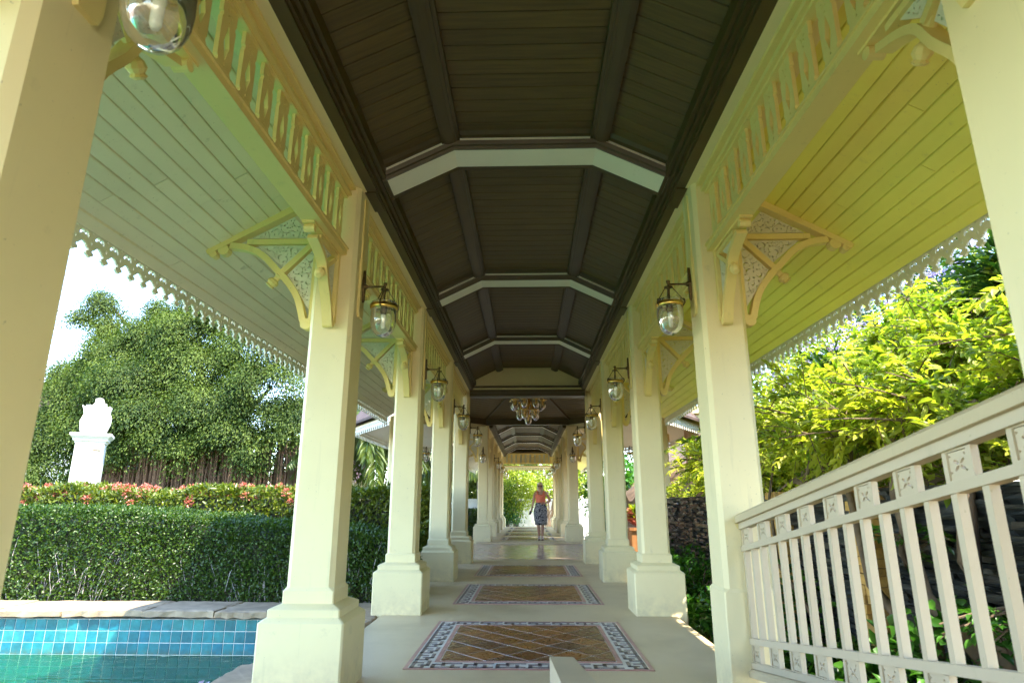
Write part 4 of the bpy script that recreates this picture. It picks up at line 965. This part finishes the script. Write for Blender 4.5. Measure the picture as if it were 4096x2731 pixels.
# white fence and red-roofed house at far left
fe = thing('fence', 'white garden fence with turned pickets at far left behind the pillar', 'fence', (-16, 20.2, GZ))
part('rail', MB().box(-3.5, 3.5, -.04, .04, 1.78, 1.86), 'white', fe); part('rail', MB().box(-3.5, 3.5, -.04, .04, .9, .98), 'white', fe)
pm = MB().lathe([(.03, .9), (.05, 1.1), (.022, 1.25), (.05, 1.45), (.03, 1.6), (.03, 1.8)], (0, 0, 0), (0, 0, 1), 6).mesh('picket')
for i in range(28): link('picket', pm, 'white', fe, loc=(-3.4+i*.25, 0, 0))
for x in (-1.75, 0, 1.75): part('post', MB().sq(x, 0, [(.07, .01, 0), (.07, .01, 2.0)]), 'white', fe)
hs = thing('house', 'house with pink-red tiled roof and white wall showing above the banyan at left', 'house', (-24, 34, GZ))
part('wall', MB().box(-5, 4, 0, 5, 0, 6.6), 'wallwhite', hs)
rf = MB().prism([(-6, 6.3), (-1.5, 9.3), (4.8, 6.6), (4.8, 6.4)], lambda u, v, t: (u, t, v), -.5, 5.5); rfo = part('roof', rf, 'rooftile', hs)
rt_ = MB()
for i in range(18):
    a = -6+i*.35; rt_.tube([(a, -.52, 6.35+(a+6)*.66 if a < -1.5 else 9.3-(a+1.5)*.43), (a+.28, -.52, 6.35+(a+6.28)*.66 if a < -1.5 else 9.3-(a+1.78)*.43)], .12, 6)
part('ridge_tiles', rt_, 'rooftile', rfo)
part('window', MB().box(1.2, 2.4, -.04, .02, 3.6, 5.4), 'darktrim', hs)

# ------------------------------------------------------------------ right side: slate wall, bank, shrubs
def wallx(y): return 3.12
sw = thing('slate_wall', 'dark dry-stacked slate retaining wall on the right', 'wall', (0, 0, 0))
part('wall_backing', MB().box(3.22, 3.5, 1.0, 14.5, -.4, 1.32), 'hcore', sw)
rnd = random.Random(12); variants = []
for i in range(10):
    j = lambda a: rnd.uniform(-a, a); h = .016
    v = [(-.10+j(.02), -.5+j(.03), -h+j(.004)), (-.10+j(.02), .5+j(.03), -h+j(.004)), (-.12+j(.02), .48+j(.05), h+j(.005)), (-.12+j(.02), -.48+j(.05), h+j(.005)), (-.115+j(.02), j(.2), -h+j(.005)), (-.125+j(.03), j(.2), h+j(.006)),
         (.1, -.5, -h), (.1, .5, -h), (.1, .5, h), (.1, -.5, h)]
    f = [(0, 4, 5, 3), (4, 1, 2, 5), (3, 5, 2, 8, 9), (0, 6, 7, 1, 4), (1, 7, 8, 2), (0, 3, 9, 6)]
    variants.append(MB().add(v, [q[::-1] for q in f]).mesh('slate_stone'))
cand = []
r_ = 0; z = -.33
while z < 1.3:
    hh = rnd.uniform(.7, 1.45); y = 1.2+rnd.uniform(0, .3)
    while y < 14.3:
        L = rnd.choice((.24, .34, .44, .55, .7)); cand.append((y+L/2, z+.016*hh, L, hh, rnd.uniform(-.05, .035), rnd.randrange(10))); y += L
    z += .034*hh
cand.sort(key=lambda q: (q[0] < 4.6, q[0])); js = MB()
for n_, (y, z, L, hh, dx, vi) in enumerate(cand):
    if n_ < 300: link('slate_stone', variants[vi], 'slate', sw, loc=(3.22+dx, y, z), scale=(1, L, hh))
    else: js.add([(3.22+dx+v.co.x, y+v.co.y*L, z+v.co.z*hh) for v in variants[vi].vertices], [tuple(p.vertices) for p in variants[vi].polygons])
part('slate_stones', js, 'slate', sw)['kind'] = 'stuff'
for (yc, lab) in ((5.75, 'yellow sandstone block pier in the slate wall, seen through the railing'), (7.75, 'narrow sandstone block pier beside the second right column')):
    pr = thing('stone_pier', lab, 'pier', (3.0, yc, GZ)); z = 0
    while z < 1.62:
        h = rnd.uniform(.055, .10); y = -.17; 
        while y < .13:
            L = min(rnd.uniform(.10, .2), .17-y); 
            if L < .06: break
            j = lambda: rnd.uniform(-.008, .008)
            x0 = -.06+rnd.uniform(-.02, .02)
            b = MB().add([(x0+j(), y+.004+j()*.5, z+.003), (.2, y+.004, z+.003), (.2, y+L-.004, z+.003), (x0+j(), y+L-.004+j()*.5, z+.003), (x0+j(), y+.004+j()*.5, z+h-.003+j()*.4), (.2, y+.004, z+h-.003), (.2, y+L-.004, z+h-.003), (x0+j(), y+L-.004+j()*.5, z+h-.003+j()*.4)],
                         [(0,3,2,1),(4,5,6,7),(0,1,5,4),(1,2,6,5),(2,3,7,6),(3,0,4,7)])
            part('sandstone_block', b, 'sand', pr); y += L
        z += h
def bz(x, y):
    h = 1.28+(x-3.2)*.78 if x < 6.2 else 3.62+(x-6.2)*.35
    return h+.10*math.sin(x*2.3+y*1.7)+.07*math.sin(y*3.1-x)
bk = MB(); nx, ny = 40, 60
xs = [3.2+(i/nx)**1.6*55 for i in range(nx+1)]; ys = [-6+i*36/ny for i in range(ny+1)]
bk.v = [(x, y, (bz(x, y) if y < 14.8 or x > 3.3 else GZ)) for x in xs for y in ys]
bk.f = [(i*(ny+1)+j, (i+1)*(ny+1)+j, (i+1)*(ny+1)+j+1, i*(ny+1)+j+1) for i in range(nx) for j in range(ny)]
struct('planted_bank', bk, 'soil')
# terrace logs
for (x, y0, y1, dz, lab) in ((5.45, 3.5, 9.5, .12, 'long weathered log edging high on the bank'), (4.55, 6.5, 11, .08, 'shorter log edging lower on the bank')):
    m = MB().tube([(x+.05*math.sin(y0+i), y0+(y1-y0)*i/6, bz(x, y0+(y1-y0)*i/6)+dz) for i in range(7)], .085, 9)
    tag(part('log', m, 'bark'), lab, 'log')
def shrub(label, base, nb_, length, leafL, mat, spread=1.0, lean=(-.35, 0, 0), tint=(.1, 1.0), twn=11, name='shrub'):
    base = np.array(base, float); t = thing(name, label, 'shrub', tuple(base)); br = MB(); Ps, Ds, Ts, Us = [], [], [], []
    for b in range(nb_):
        a = RS.uniform(0, 2*PI); e = RS.uniform(.35, 1.2); d = np.array([math.cos(a)*spread, math.sin(a)*spread, e])+np.array(lean); d /= np.linalg.norm(d)
        L = length*RS.uniform(.55, 1.1); q = np.linspace(0, 1, 8)[:, None]; path = q*L*d+q**2*L*.22*np.array([0, 0, -1.])+q*RS.normal(size=3)*.12
        br.tube([tuple(p) for p in path[::1]], [.013*(1-i/9)+.002 for i in range(8)], 5)
        for k in range(twn):
            f = RS.uniform(.30, 1); p0 = path[min(7, int(f*7))]; td = nrm(d*.5+RS.normal(size=3)*.75+np.array([0, 0, .05])); tl = RS.uniform(.25, .5)*length/1.6
            qq = np.linspace(0, 1, 5)[:, None]; tp = p0+qq*tl*td+qq**2*tl*.25*np.array([0, 0, -1.]); br.tube([tuple(p) for p in tp[::2]], [.006, .004, .0025], 4)
            n = int(tl/(leafL*.42))+2; u = np.linspace(.12, 1, n)[:, None]; lp = p0+u*tl*td+u**2*tl*.25*np.array([0, 0, -1.])
            sd = nrm(np.cross(td, [0, 0, 1.])+RS.normal(size=3)*.25); base_t = RS.uniform(*tint)
            for s in (-1, 1):
                Ps.append(lp+RS.normal(size=(n, 3))*.006); Ds.append(np.tile(sd*s*.8+td*.75, (n, 1))+RS.normal(size=(n, 3))*.22+[0, 0, -.15]); Ts.append(np.clip(base_t+RS.normal(size=n)*.15, 0, 1)); Us.append(np.tile([0, 0, 1.], (n, 1))+RS.normal(size=(n, 3))*.25)
    P = np.concatenate(Ps); k = len(P)
    leafobj('foliage', [leaves(P, np.concatenate(Ds), leafL*RS.uniform(.65, 1.2, k), leafL*.40*RS.uniform(.8, 1.15, k), np.concatenate(Ts), .2, True, np.concatenate(Us), .35)], mat, t)['kind'] = 'stuff'
    part('branches', br, 'bark', t)
    return t
SH = [((3.75, 6.6, 1.4), 34, 1.9, 'large arching yellow-green shrub reaching under the right eave'), ((3.9, 5.1, 1.5), 30, 1.7, 'bright yellow-green shrub above the railing middle'), ((4.5, 3.9, 2.0), 26, 1.5, 'yellow-green shrub beside the nearest right column'),
      ((3.6, 8.9, 1.3), 28, 1.5, 'leafy shrub spilling over the slate wall between second and third right columns'), ((4.9, 6.3, 2.3), 24, 1.4, 'sunlit pale shrub halfway up the bank'), ((5.3, 4.8, 2.7), 24, 1.3, 'sunlit shrub below the long log'),
      ((3.7, 11.2, 1.2), 26, 1.5, 'distant yellow-green shrub before the peach wall'), ((4.8, 8.6, 2.2), 24, 1.5, 'shrub on the bank behind the arching one'), ((4.6, 10.6, 2.0), 22, 1.5, 'shrub high on the bank near the peach building'), ((6.0, 8.0, 3.4), 22, 1.3, 'shrub near the top of the bank below the eave edge')]
for b, n, L, lab in SH: shrub(lab, (b[0], b[1], bz(b[0], b[1])-.05), n, L, .108, 'shrub')
for i, (b, lab) in enumerate((((6.1, 7.4, 0), 'dark glossy strap-leaved clump with violet flowers at the top of the bank'), ((6.6, 5.9, 0), 'dark strap-leaved clump next to the right edge, above the log'), ((6.7, 9.4, 0), 'dark strap-leaved clump further back on the bank top'), ((5.0, 9.6, 0), 'low dark clump behind the arching shrub'), ((7.4, 7.4, 0), 'tall dark strap-leaved clump on the bank crest'))):
    p = np.array([b[0], b[1], bz(b[0], b[1])]); t = thing('strap_leaf_plant', lab, 'plant', tuple(p)); k = 420
    a = RS.rand(k)*2*PI; e = RS.uniform(.1, 1.3, k); rr = RS.rand(k)*.45; st = RS.uniform(0, .7, k)
    P = np.stack([np.cos(a)*rr, np.sin(a)*rr, st], 1); D = np.stack([np.cos(a), np.sin(a), e], 1)
    leafobj('foliage', [leaves(P, D, RS.uniform(.25, .5, k), .05, RS.rand(k)*.9, .2, True, None, .9)], 'dense', t)['kind'] = 'stuff'
    c = RS.normal(size=(22, 3))*[.45, .45, .15]+[0, 0, 1.05]; C = np.repeat(c, 12, 0)+RS.normal(size=(264, 3))*.045
    leafobj('flowers', [leaves(C, RS.normal(size=(264, 3)), .06, .035, RS.rand(264), .2)], 'violet', t)['kind'] = 'stuff'
for i, (x, y, z, r_, lab) in enumerate(((8.6, 9.5, 5.2, 1.6, 'light green bush on the bank crest behind the eave edging'), (8.2, 6.2, 5.3, 1.4, 'dense bush on the bank crest near the right edge'), (8.5, 13.2, 4.8, 1.7, 'bush on the bank crest above the peach building end'), (7.6, 12.2, 5.0, 1.6, 'dense crest bush behind the others, with violet blossom'), (6.5, 14.6, 4.5, 1.7, 'crest bush farthest back above the peach building'), (6.2, 13.0, 4.0, 1.5, 'bush showing under the right eave left of the arching shrub'), (5.2, 11.0, 3.2, 1.2, 'bush low under the right eave beside the second right column'))):
    bush('bush', lab, 'bush', (x, y, z), (r_, r_, 1.3), 60, 60, .25, .13, .06, ('shrub', 'dense', 'shrub', 'dense', 'shrub', 'shrub', 'shrub')[i], (.1, .9), flowers=('violet', 120, .08))
# ground cover on the bank
k = 26000; X = 3.15+RS.rand(k)**1.2*6.0; Yv = RS.uniform(1.5, 15, k); Z = np.array([bz(a, b) for a, b in zip(X, Yv)])+RS.rand(k)*.22
gc = leafobj('ground_cover', [leaves(np.stack([X, Yv, Z], 1), RS.normal(size=(k, 3))+[-.4, -.2, .2], .085, .045, RS.rand(k), .2)], 'shrub'); tag(gc, 'low yellow-green ground cover over the planted bank', 'ground cover', kind='stuff')
# ivy strip at the wall foot
k = 9000; X = RS.uniform(1.75, 3.1, k); Yv = RS.uniform(3, 14, k); h = .28+.22*np.sin(Yv*1.9)+.15*np.sin(Yv*4.4+X*3)
Z = -.3+RS.rand(k)**.7*(h+.12)*np.clip((X-1.55)/.8, .2, 1.2)
iv = leafobj('ivy', [leaves(np.stack([X, Yv, Z], 1), RS.normal(size=(k, 3))+[-.5, -.5, .1], RS.uniform(.06, .12, k), RS.uniform(.045, .09, k), RS.rand(k), .18, True)], 'ivy'); tag(iv, 'heart-leaved creeper covering the ground below the slate wall', 'creeper', kind='stuff')
# trailing sprays on the slate wall and twisted trunks behind the railing
for i, (y, lab) in enumerate(((6.9, 'thin brown trunk leaning on the slate wall behind the railing start'), (5.0, 'thick twisted trunk behind the middle balusters'), (4.3, 'leaning twisted trunk near the right edge behind the railing'))):
    r = (.03, .055, .07)[i]; m = MB()
    m.tube([(2.75, y-.5, -.3), (2.85, y-.2, .3), (2.95, y+.1, .8), (3.05, y+.15, 1.3), (3.3, y+.25, 1.9)], [r*1.3, r*1.1, r, r*.8, r*.6], 8)
    m.tube([(2.80, y-.35, .1), (2.75, y+.3, .55), (2.9, y+.75, 1.25), (3.1, y+1.0, 1.7)], [r*.8, r*.7, r*.55, r*.4], 7)
    tag(part('trunk', m, 'bark', None, True), lab, 'trunk')
for i, (y, z, lab) in enumerate(((9.6, 1.1, 'small leafy spray hanging over the slate wall top in the gap'), (8.9, .7, 'lower leafy spray on the slate wall beside the second right column'), (4.9, .9, 'leafy twig in front of the slate wall behind the railing'), (3.9, .6, 'small green spray low behind the railing near the right edge'))):
    shrub(lab, (3.05, y, z), 5, .55, .075, 'shrub' if i < 2 else 'ivy', 1.0, (-.8, -.2, -.3), (.2, .8), 4, 'leafy_spray')
# young plants under the hall side and the gap
for i, (x, y, lab) in enumerate(((2.5, 9.6, 'broad-leaved climber at the slate wall foot in the gap'), (2.55, 12.2, 'second broad-leaved climber further along the slate wall'))):
    shrub(lab, (x, y, -.3), 10, .75, .12, 'ivy', .6, (-.2, -.2, .4), (.2, .9), 5, 'climber')

# peach garden building
pb = thing('garden_building', 'peach plastered building with a moulded cornice beyond the right columns', 'building', (0, 15.0, GZ))
part('wall', MB().box(3.9, 9.5, 0, .4, 0, 3.35), 'peach', pb)
cn = MB().box(3.8, 9.6, -.14, .4, 3.50, 3.58); cn.box(3.84, 9.6, -.10, .4, 3.42, 3.50); cn.box(3.87, 9.6, -.05, .4, 3.352, 3.42); cn.box(3.8, 9.6, -.2, .4, 3.62, 3.80); cn.box(3.85, 9.6, -.1, .4, 3.58, 3.62)
part('cornice', cn, 'trim', pb)
part('drain_stain', MB().box(4.30, 4.42, -.012, -.002, 2.3, 3.35), 'hcore', pb)
tp = thing('timber_screen', 'orange-brown timber post and panel between third and fourth right columns', 'screen', (3.05, 16.5, GZ))
part('panel', MB().box(-.05, .55, 0, .08, 1.9, 3.1), 'wood', tp); part('post', MB().box(-.06, .06, -.08, 0, 0, 3.4), 'wood', tp); part('post', MB().box(.35, .45, -.08, 0, 0, 1.9), 'wood', tp); part('head', MB().box(-.15, .7, -.12, .1, 3.1, 3.3), 'trim', tp)
bx = thing('planter_box', 'tapered terracotta planter with a red and yellow croton, right of the hall', 'planter', (2.42, 13.9, -.30))
part('box', MB().sq(0, 0, [(.20, .02, 0), (.22, .02, .04), (.24, .02, .92), (.28, .02, .94), (.28, .02, 1.0)]), 'wood', bx)
k = 160; a = RS.rand(k)*2*PI; P = np.stack([np.cos(a)*.08, np.sin(a)*.08, 1.0+RS.rand(k)*.25], 1)
leafobj('croton', [leaves(P, np.stack([np.cos(a), np.sin(a), RS.uniform(.2, 1.5, k)], 1), .26, .07, RS.rand(k), .2, True)], 'flower', bx)
leafobj('croton_leaves', [leaves(P+[0, 0, .06], np.stack([np.cos(a+1), np.sin(a+1), RS.uniform(.4, 1.8, k)], 1), .28, .07, RS.rand(k), .2, True)], 'shrub', bx)
# beyond the end: white wall and shrubs
ew = thing('end_wall', 'white rendered garden wall closing the view beyond the walkway', 'wall', (0, 37.2, GZ)); part('wall_face', MB().box(-9, 9, 0, .3, 0, 1.75), 'wallwhite', ew); part('coping', MB().box(-9.1, 9.1, -.05, .35, 1.752, 1.83), 'wallwhite', ew)
bush('end_shrub', 'tall rambling shrub with yellow-green leaves filling the far opening', 'shrub', (-.7, 36.3, 2.1), (1.5, .8, 1.2), 110, 55, .24, .14, .065, 'shrub', (.0, .8))
bush('end_shrub', 'darker creeper climbing the white wall left of the woman', 'shrub', (-1.2, 36.0, .95), (.8, .4, .8), 34, 50, .2, .13, .07, 'ivy', (.2, .9))
bush('end_shrub', 'loose green shrub right of the woman with sky behind', 'shrub', (1.3, 37.0, 2.9), (1.2, .8, .8), 34, 40, .25, .13, .06, 'shrub', (.3, 1))
bush('tree', 'leafy tree behind the end wall', 'tree', (-1.0, 43, 3.2), (5.5, 2, 2.4), 420, 70, .42, .22, .12, 'shrub', (.0, .7))
bush('shrub', 'broad-leaved green shrub outside the far right columns', 'shrub', (3.5, 25.5, 1.5), (.9, 1.6, 1.9), 60, 45, .25, .24, .13, 'ivy', (.2, 1))
bush('shrub', 'thin leafy shrub outside the first far left column', 'shrub', (-3.6, 25.5, 2.1), (.7, 1.2, 1.6), 36, 40, .2, .14, .06, 'palm', (.0, .8))
tw = thing('bare_branches', 'bare slanting branches against the end wall at right', 'shrub', (.95, 36.0, GZ)); m = MB()
for i in range(12):
    a = random.uniform(-.5, .5); m.tube([(0+a*.3, 0, 0), (a*.7, 0, .9), (a*1.4+.1, 0, random.uniform(1.5, 2.4))], [.035, .025, .012], 5)
part('branches', m, 'bark', tw)

# ------------------------------------------------------------------ woman
SK = simple('skin', (.52, .28, .19), .5, .06, 20, .05); TOPM = simple('coral_cloth', (.86, .22, .13), .8, .06, 15, .2, 80); HAIR = simple('blond_hair', (.92, .84, .62), .5, .2, 30, .4, 60, stretch=(6, 6, .6))
BLK = simple('dark_lens', (.02, .012, .012), .6, .05, 5, 0); SAND = simple('white_sandal', (.7, .66, .62), .5, .05, 9, 0)
def skirt_mat():
    m, nt, p = M_('patterned_cloth'); n = noise(nt, 17, 3, .6)
    nt.links.new(ramp(nt, n, [(.40, (.018, .018, .03)), (.47, (.05, .05, .08)), (.50, (.48, .46, .46)), (.56, (.22, .21, .23)), (.60, (.03, .03, .045)), (.70, (.5, .48, .47))]), p.inputs['Base Color']); p.inputs['Roughness'].default_value = .85; return m
SKM = skirt_mat()
wm = thing('person', 'woman in coral vest and patterned skirt with sunglasses walking towards the camera', 'person', (.41, 20.84, FZ+.002))
def skin_mesh(V, Ed, Rd, name, lv=2):
    me = bpy.data.meshes.new('s'); me.from_pydata(V, Ed, []); me.update(); o = bpy.data.objects.new('s', me); COL.objects.link(o)
    o.modifiers.new('k', 'SKIN'); sv = me.skin_vertices[0].data if me.skin_vertices else None
    if sv is None: me.skin_vertices.new(); sv = me.skin_vertices[0].data
    for q, r in zip(sv, Rd): q.radius = r if isinstance(r, tuple) else (r, r)
    sv[0].use_root = True
    u = o.modifiers.new('u', 'SUBSURF'); u.levels = lv
    dg = bpy.context.evaluated_depsgraph_get(); r = bpy.data.meshes.new_from_object(o.evaluated_get(dg)); bpy.data.objects.remove(o); r.name = name
    for p in r.polygons: p.use_smooth = True
    return r
B = [(0, .02, .98, .135), (0, .01, 1.12, .12), (0, 0, 1.28, .125), (0, 0, 1.43, .13), (0, 0, 1.52, .085), (0, -.01, 1.58, .045), (-.01, -.02, 1.63, .055), (-.01, -.02, 1.70, .078), (-.01, -.01, 1.77, .068),
     (-.09, .02, .88, .105), (-.075, -.01, .52, .066), (-.065, .03, .34, .062), (-.055, .05, .09, .034), (-.055, .03, .05, .038), (-.058, -.09, .028, .036),
     (.08, .0, .88, .105), (.065, -.05, .52, .066), (.055, -.04, .34, .060), (.045, -.02, .09, .034), (.045, -.04, .05, .038), (.05, -.16, .028, .036),
     (-.15, .0, 1.49, .062), (-.195, .0, 1.44, .052), (-.235, .03, 1.20, .042), (-.275, -.03, 1.01, .027), (-.30, -.05, .95, .028), (-.32, -.06, .90, .026),
     (.15, .0, 1.50, .062), (.20, .01, 1.46, .052), (.335, .06, 1.24, .042), (.18, -.10, 1.17, .028), (.10, -.15, 1.16, .028), (.05, -.16, 1.155, .025)]
Ed = [(0,1),(1,2),(2,3),(3,4),(4,5),(5,6),(6,7),(7,8),(0,9),(9,10),(10,11),(11,12),(12,13),(13,14),(0,15),(15,16),(16,17),(17,18),(18,19),(19,20),(3,21),(21,22),(22,23),(23,24),(24,25),(25,26),(3,27),(27,28),(28,29),(29,30),(30,31),(31,32)]
bm_ = skin_mesh([b[:3] for b in B], Ed, [(b[3], b[3]*(.78 if i < 5 else 1)) for i, b in enumerate(B)], 'body')
import bmesh
def extend(me, mb):
    b = bmesh.new(); b.from_mesh(me); t = mb.mesh('t', True); b.from_mesh(t); b.to_mesh(me); b.free(); bpy.data.meshes.remove(t)
fx = MB()
for k in range(4):
    fx.tube([(-.31-.004*k, -.085+.02*k, .915), (-.325-.004*k, -.09+.02*k, .875), (-.325, -.09+.018*k, .845-.006*(k % 3)), (-.31, -.085+.015*k, .825)], [.010, .0095, .009, .007], 6)
    fx.tube([(.07, -.165, 1.175-.016*k), (.035, -.175, 1.172-.017*k), (.008+.004*k, -.168, 1.168-.017*k), (-.008+.003*k, -.155, 1.163-.016*k)], [.010, .0095, .009, .007], 6)
fx.tube([(-.295, -.07, .95), (-.30, -.10, .92), (-.31, -.11, .89)], [.012, .011, .008], 6); fx.tube([(.10, -.17, 1.18), (.075, -.18, 1.20), (.05, -.175, 1.205)], [.012, .011, .008], 6)
fx.lathe([(.004, .045), (.010, .02), (.017, .0), (.008, -.008)], (-.01, -.092, 1.68), (0, -.15, 1), 8)
for s in (-1, 1): fx.lathe([(.004, -.024), (.014, -.01), (.014, .012), (.004, .026)], (-.01+s*.080, -.015, 1.695), (0, 0, 1), 8)
extend(bm_, fx); link('body', bm_, SK, wm)
part('lips', MB().tube([(-.032, -.092, 1.648), (-.01, -.100, 1.645), (.012, -.092, 1.648)], [.004, .007, .004], 6), simple('lips', (.45, .12, .11), .5, .05, 9, 0), wm, True)
def ringloft(rows, n=36, fold=None):      # rows (cx, cy, z, a, b)
    R = []
    for ri, (cx, cy_, z, a, b) in enumerate(rows):
        R.append([(cx+a*(1+(fold(ri, t) if fold else 0))*math.cos(t), cy_+b*(1+(fold(ri, t) if fold else 0))*math.sin(t), z) for t in [2*PI*i/n for i in range(n)]])
    return MB().rings(R, False)
tp_ = ringloft([(0, .01, 1.10, .158, .115), (0, .005, 1.18, .150, .115), (0, 0, 1.28, .158, .128), (0, -.01, 1.36, .172, .140), (0, -.005, 1.43, .165, .128), (0, 0, 1.475, .128, .105)], 36, lambda r, t: .012*math.sin(9*t+r))
tv = []
for v in tp_.v:      # scoop the neck and the arm holes in the last row
    x, y, z = v
    if z > 1.44: z = 1.475+.05*(abs(x)/.128)-(.085 if y < 0 and abs(x) < .075 else 0)-(.02 if y >= 0 and abs(x) < .06 else 0)
    tv.append((x, y, z))
tp_.v = tv; part('vest', tp_, TOPM, wm, True)
st = MB()
for s in (-1, 1): st.tube([(s*.108, -.088, 1.44), (s*.115, -.07, 1.52), (s*.112, .0, 1.562), (s*.105, .07, 1.50)], .017, 6)
part('strap', st, TOPM, wm, True)
part('skirt', ringloft([(0, .01, 1.165, .152, .118), (0, .01, 1.10, .175, .135), (0, .01, .98, .208, .160), (0, .005, .85, .222, .165), (.0, 0, .70, .215, .162), (.005, 0, .58, .198, .158), (.01, -.005, .47, .186, .160), (.01, -.005, .472, .180, .154)], 48, lambda r, t: .018*min(r, 5)/3*math.sin(8*t+.4*r)), SKM, wm, True)
part('waistband', ringloft([(0, .01, 1.150, .156, .122), (0, .01, 1.178, .155, .120)]), SKM, wm, True)
hr = MB(); rows = []
for z, a, b, cy_ in ((1.545, .085, .05, .05), (1.58, .105, .07, .035), (1.63, .108, .082, .025), (1.70, .104, .090, .012), (1.76, .098, .092, .002), (1.80, .080, .078, -.004), (1.83, .045, .045, -.004), (1.838, .01, .01, -.004)): rows.append((-.01, cy_, z, a, b))
hm = ringloft(rows, 28, lambda r, t: .03*math.sin(7*t+r)); hm.f = [f for f in hm.f if not (sum(hm.v[i][1] for i in f)/4 < -.035 and sum(hm.v[i][2] for i in f)/4 < 1.755)]
part('hair', hm, HAIR, wm, True)
sg = MB()
for s in (-1, 1): sg.prism([(s*.008-.01, 1.708), (s*.058-.01, 1.712), (s*.066-.01, 1.69), (s*.05-.01, 1.672), (s*.018-.01, 1.674)], lambda u, v, q: (u, q, v), -.108, -.096)
sg.box(-.022, .002, -.108, -.099, 1.699, 1.706)
for s in (-1, 1): sg.box(min(-.01+s*.062, -.01+s*.088), max(-.01+s*.062, -.01+s*.088), -.104, -.0, 1.698, 1.706)
part('sunglasses', sg, BLK, wm)
sd = MB()
for cx, cy_ in ((-.056, -.05), (.048, -.12)):
    sd.prism([(-.038, -.075), (-.02, -.105), (.02, -.105), (.038, -.075), (.034, .02), (.032, .10), (-.032, .10), (-.034, .02)], lambda u, v, t: (cx+u, cy_+.02+v, t), 0, .016)
part('sole', sd, BLK, wm)
ss = MB()
for cx, cy_ in ((-.056, -.05), (.048, -.12)):
    for yy, h_ in ((-.05, .062), (.0, .075)): ss.tube([(cx-.042, cy_+yy, .012), (cx-.03, cy_+yy, h_), (cx+.03, cy_+yy, h_), (cx+.042, cy_+yy, .012)], .011, 6)
    ss.tube([(cx+.04*math.cos(t), cy_+.085+.042*math.sin(t), .115) for t in [i*PI/4 for i in range(9)]], .009, 6)
part('sandal_strap', ss, SAND, wm, True)
part('bracelet', MB().tube([(-.262+.03*math.cos(t), -.02+.03*math.sin(t), 1.035) for t in [i*PI/4 for i in range(9)]], .009, 6), BLK, wm, True)
ph = part('phone', MB().rings([[(x, y, z) for x, y in ((-.012, -.04), (.012, -.04), (.012, .04), (-.012, .04))] for z in (-.06, .06)]), BLK); ph.location = (.41-.335, 20.84-.10, FZ+.86); ph.rotation_euler = (0, .5, .9)
tag(ph, 'small dark phone held low in the woman\'s right hand', 'phone')
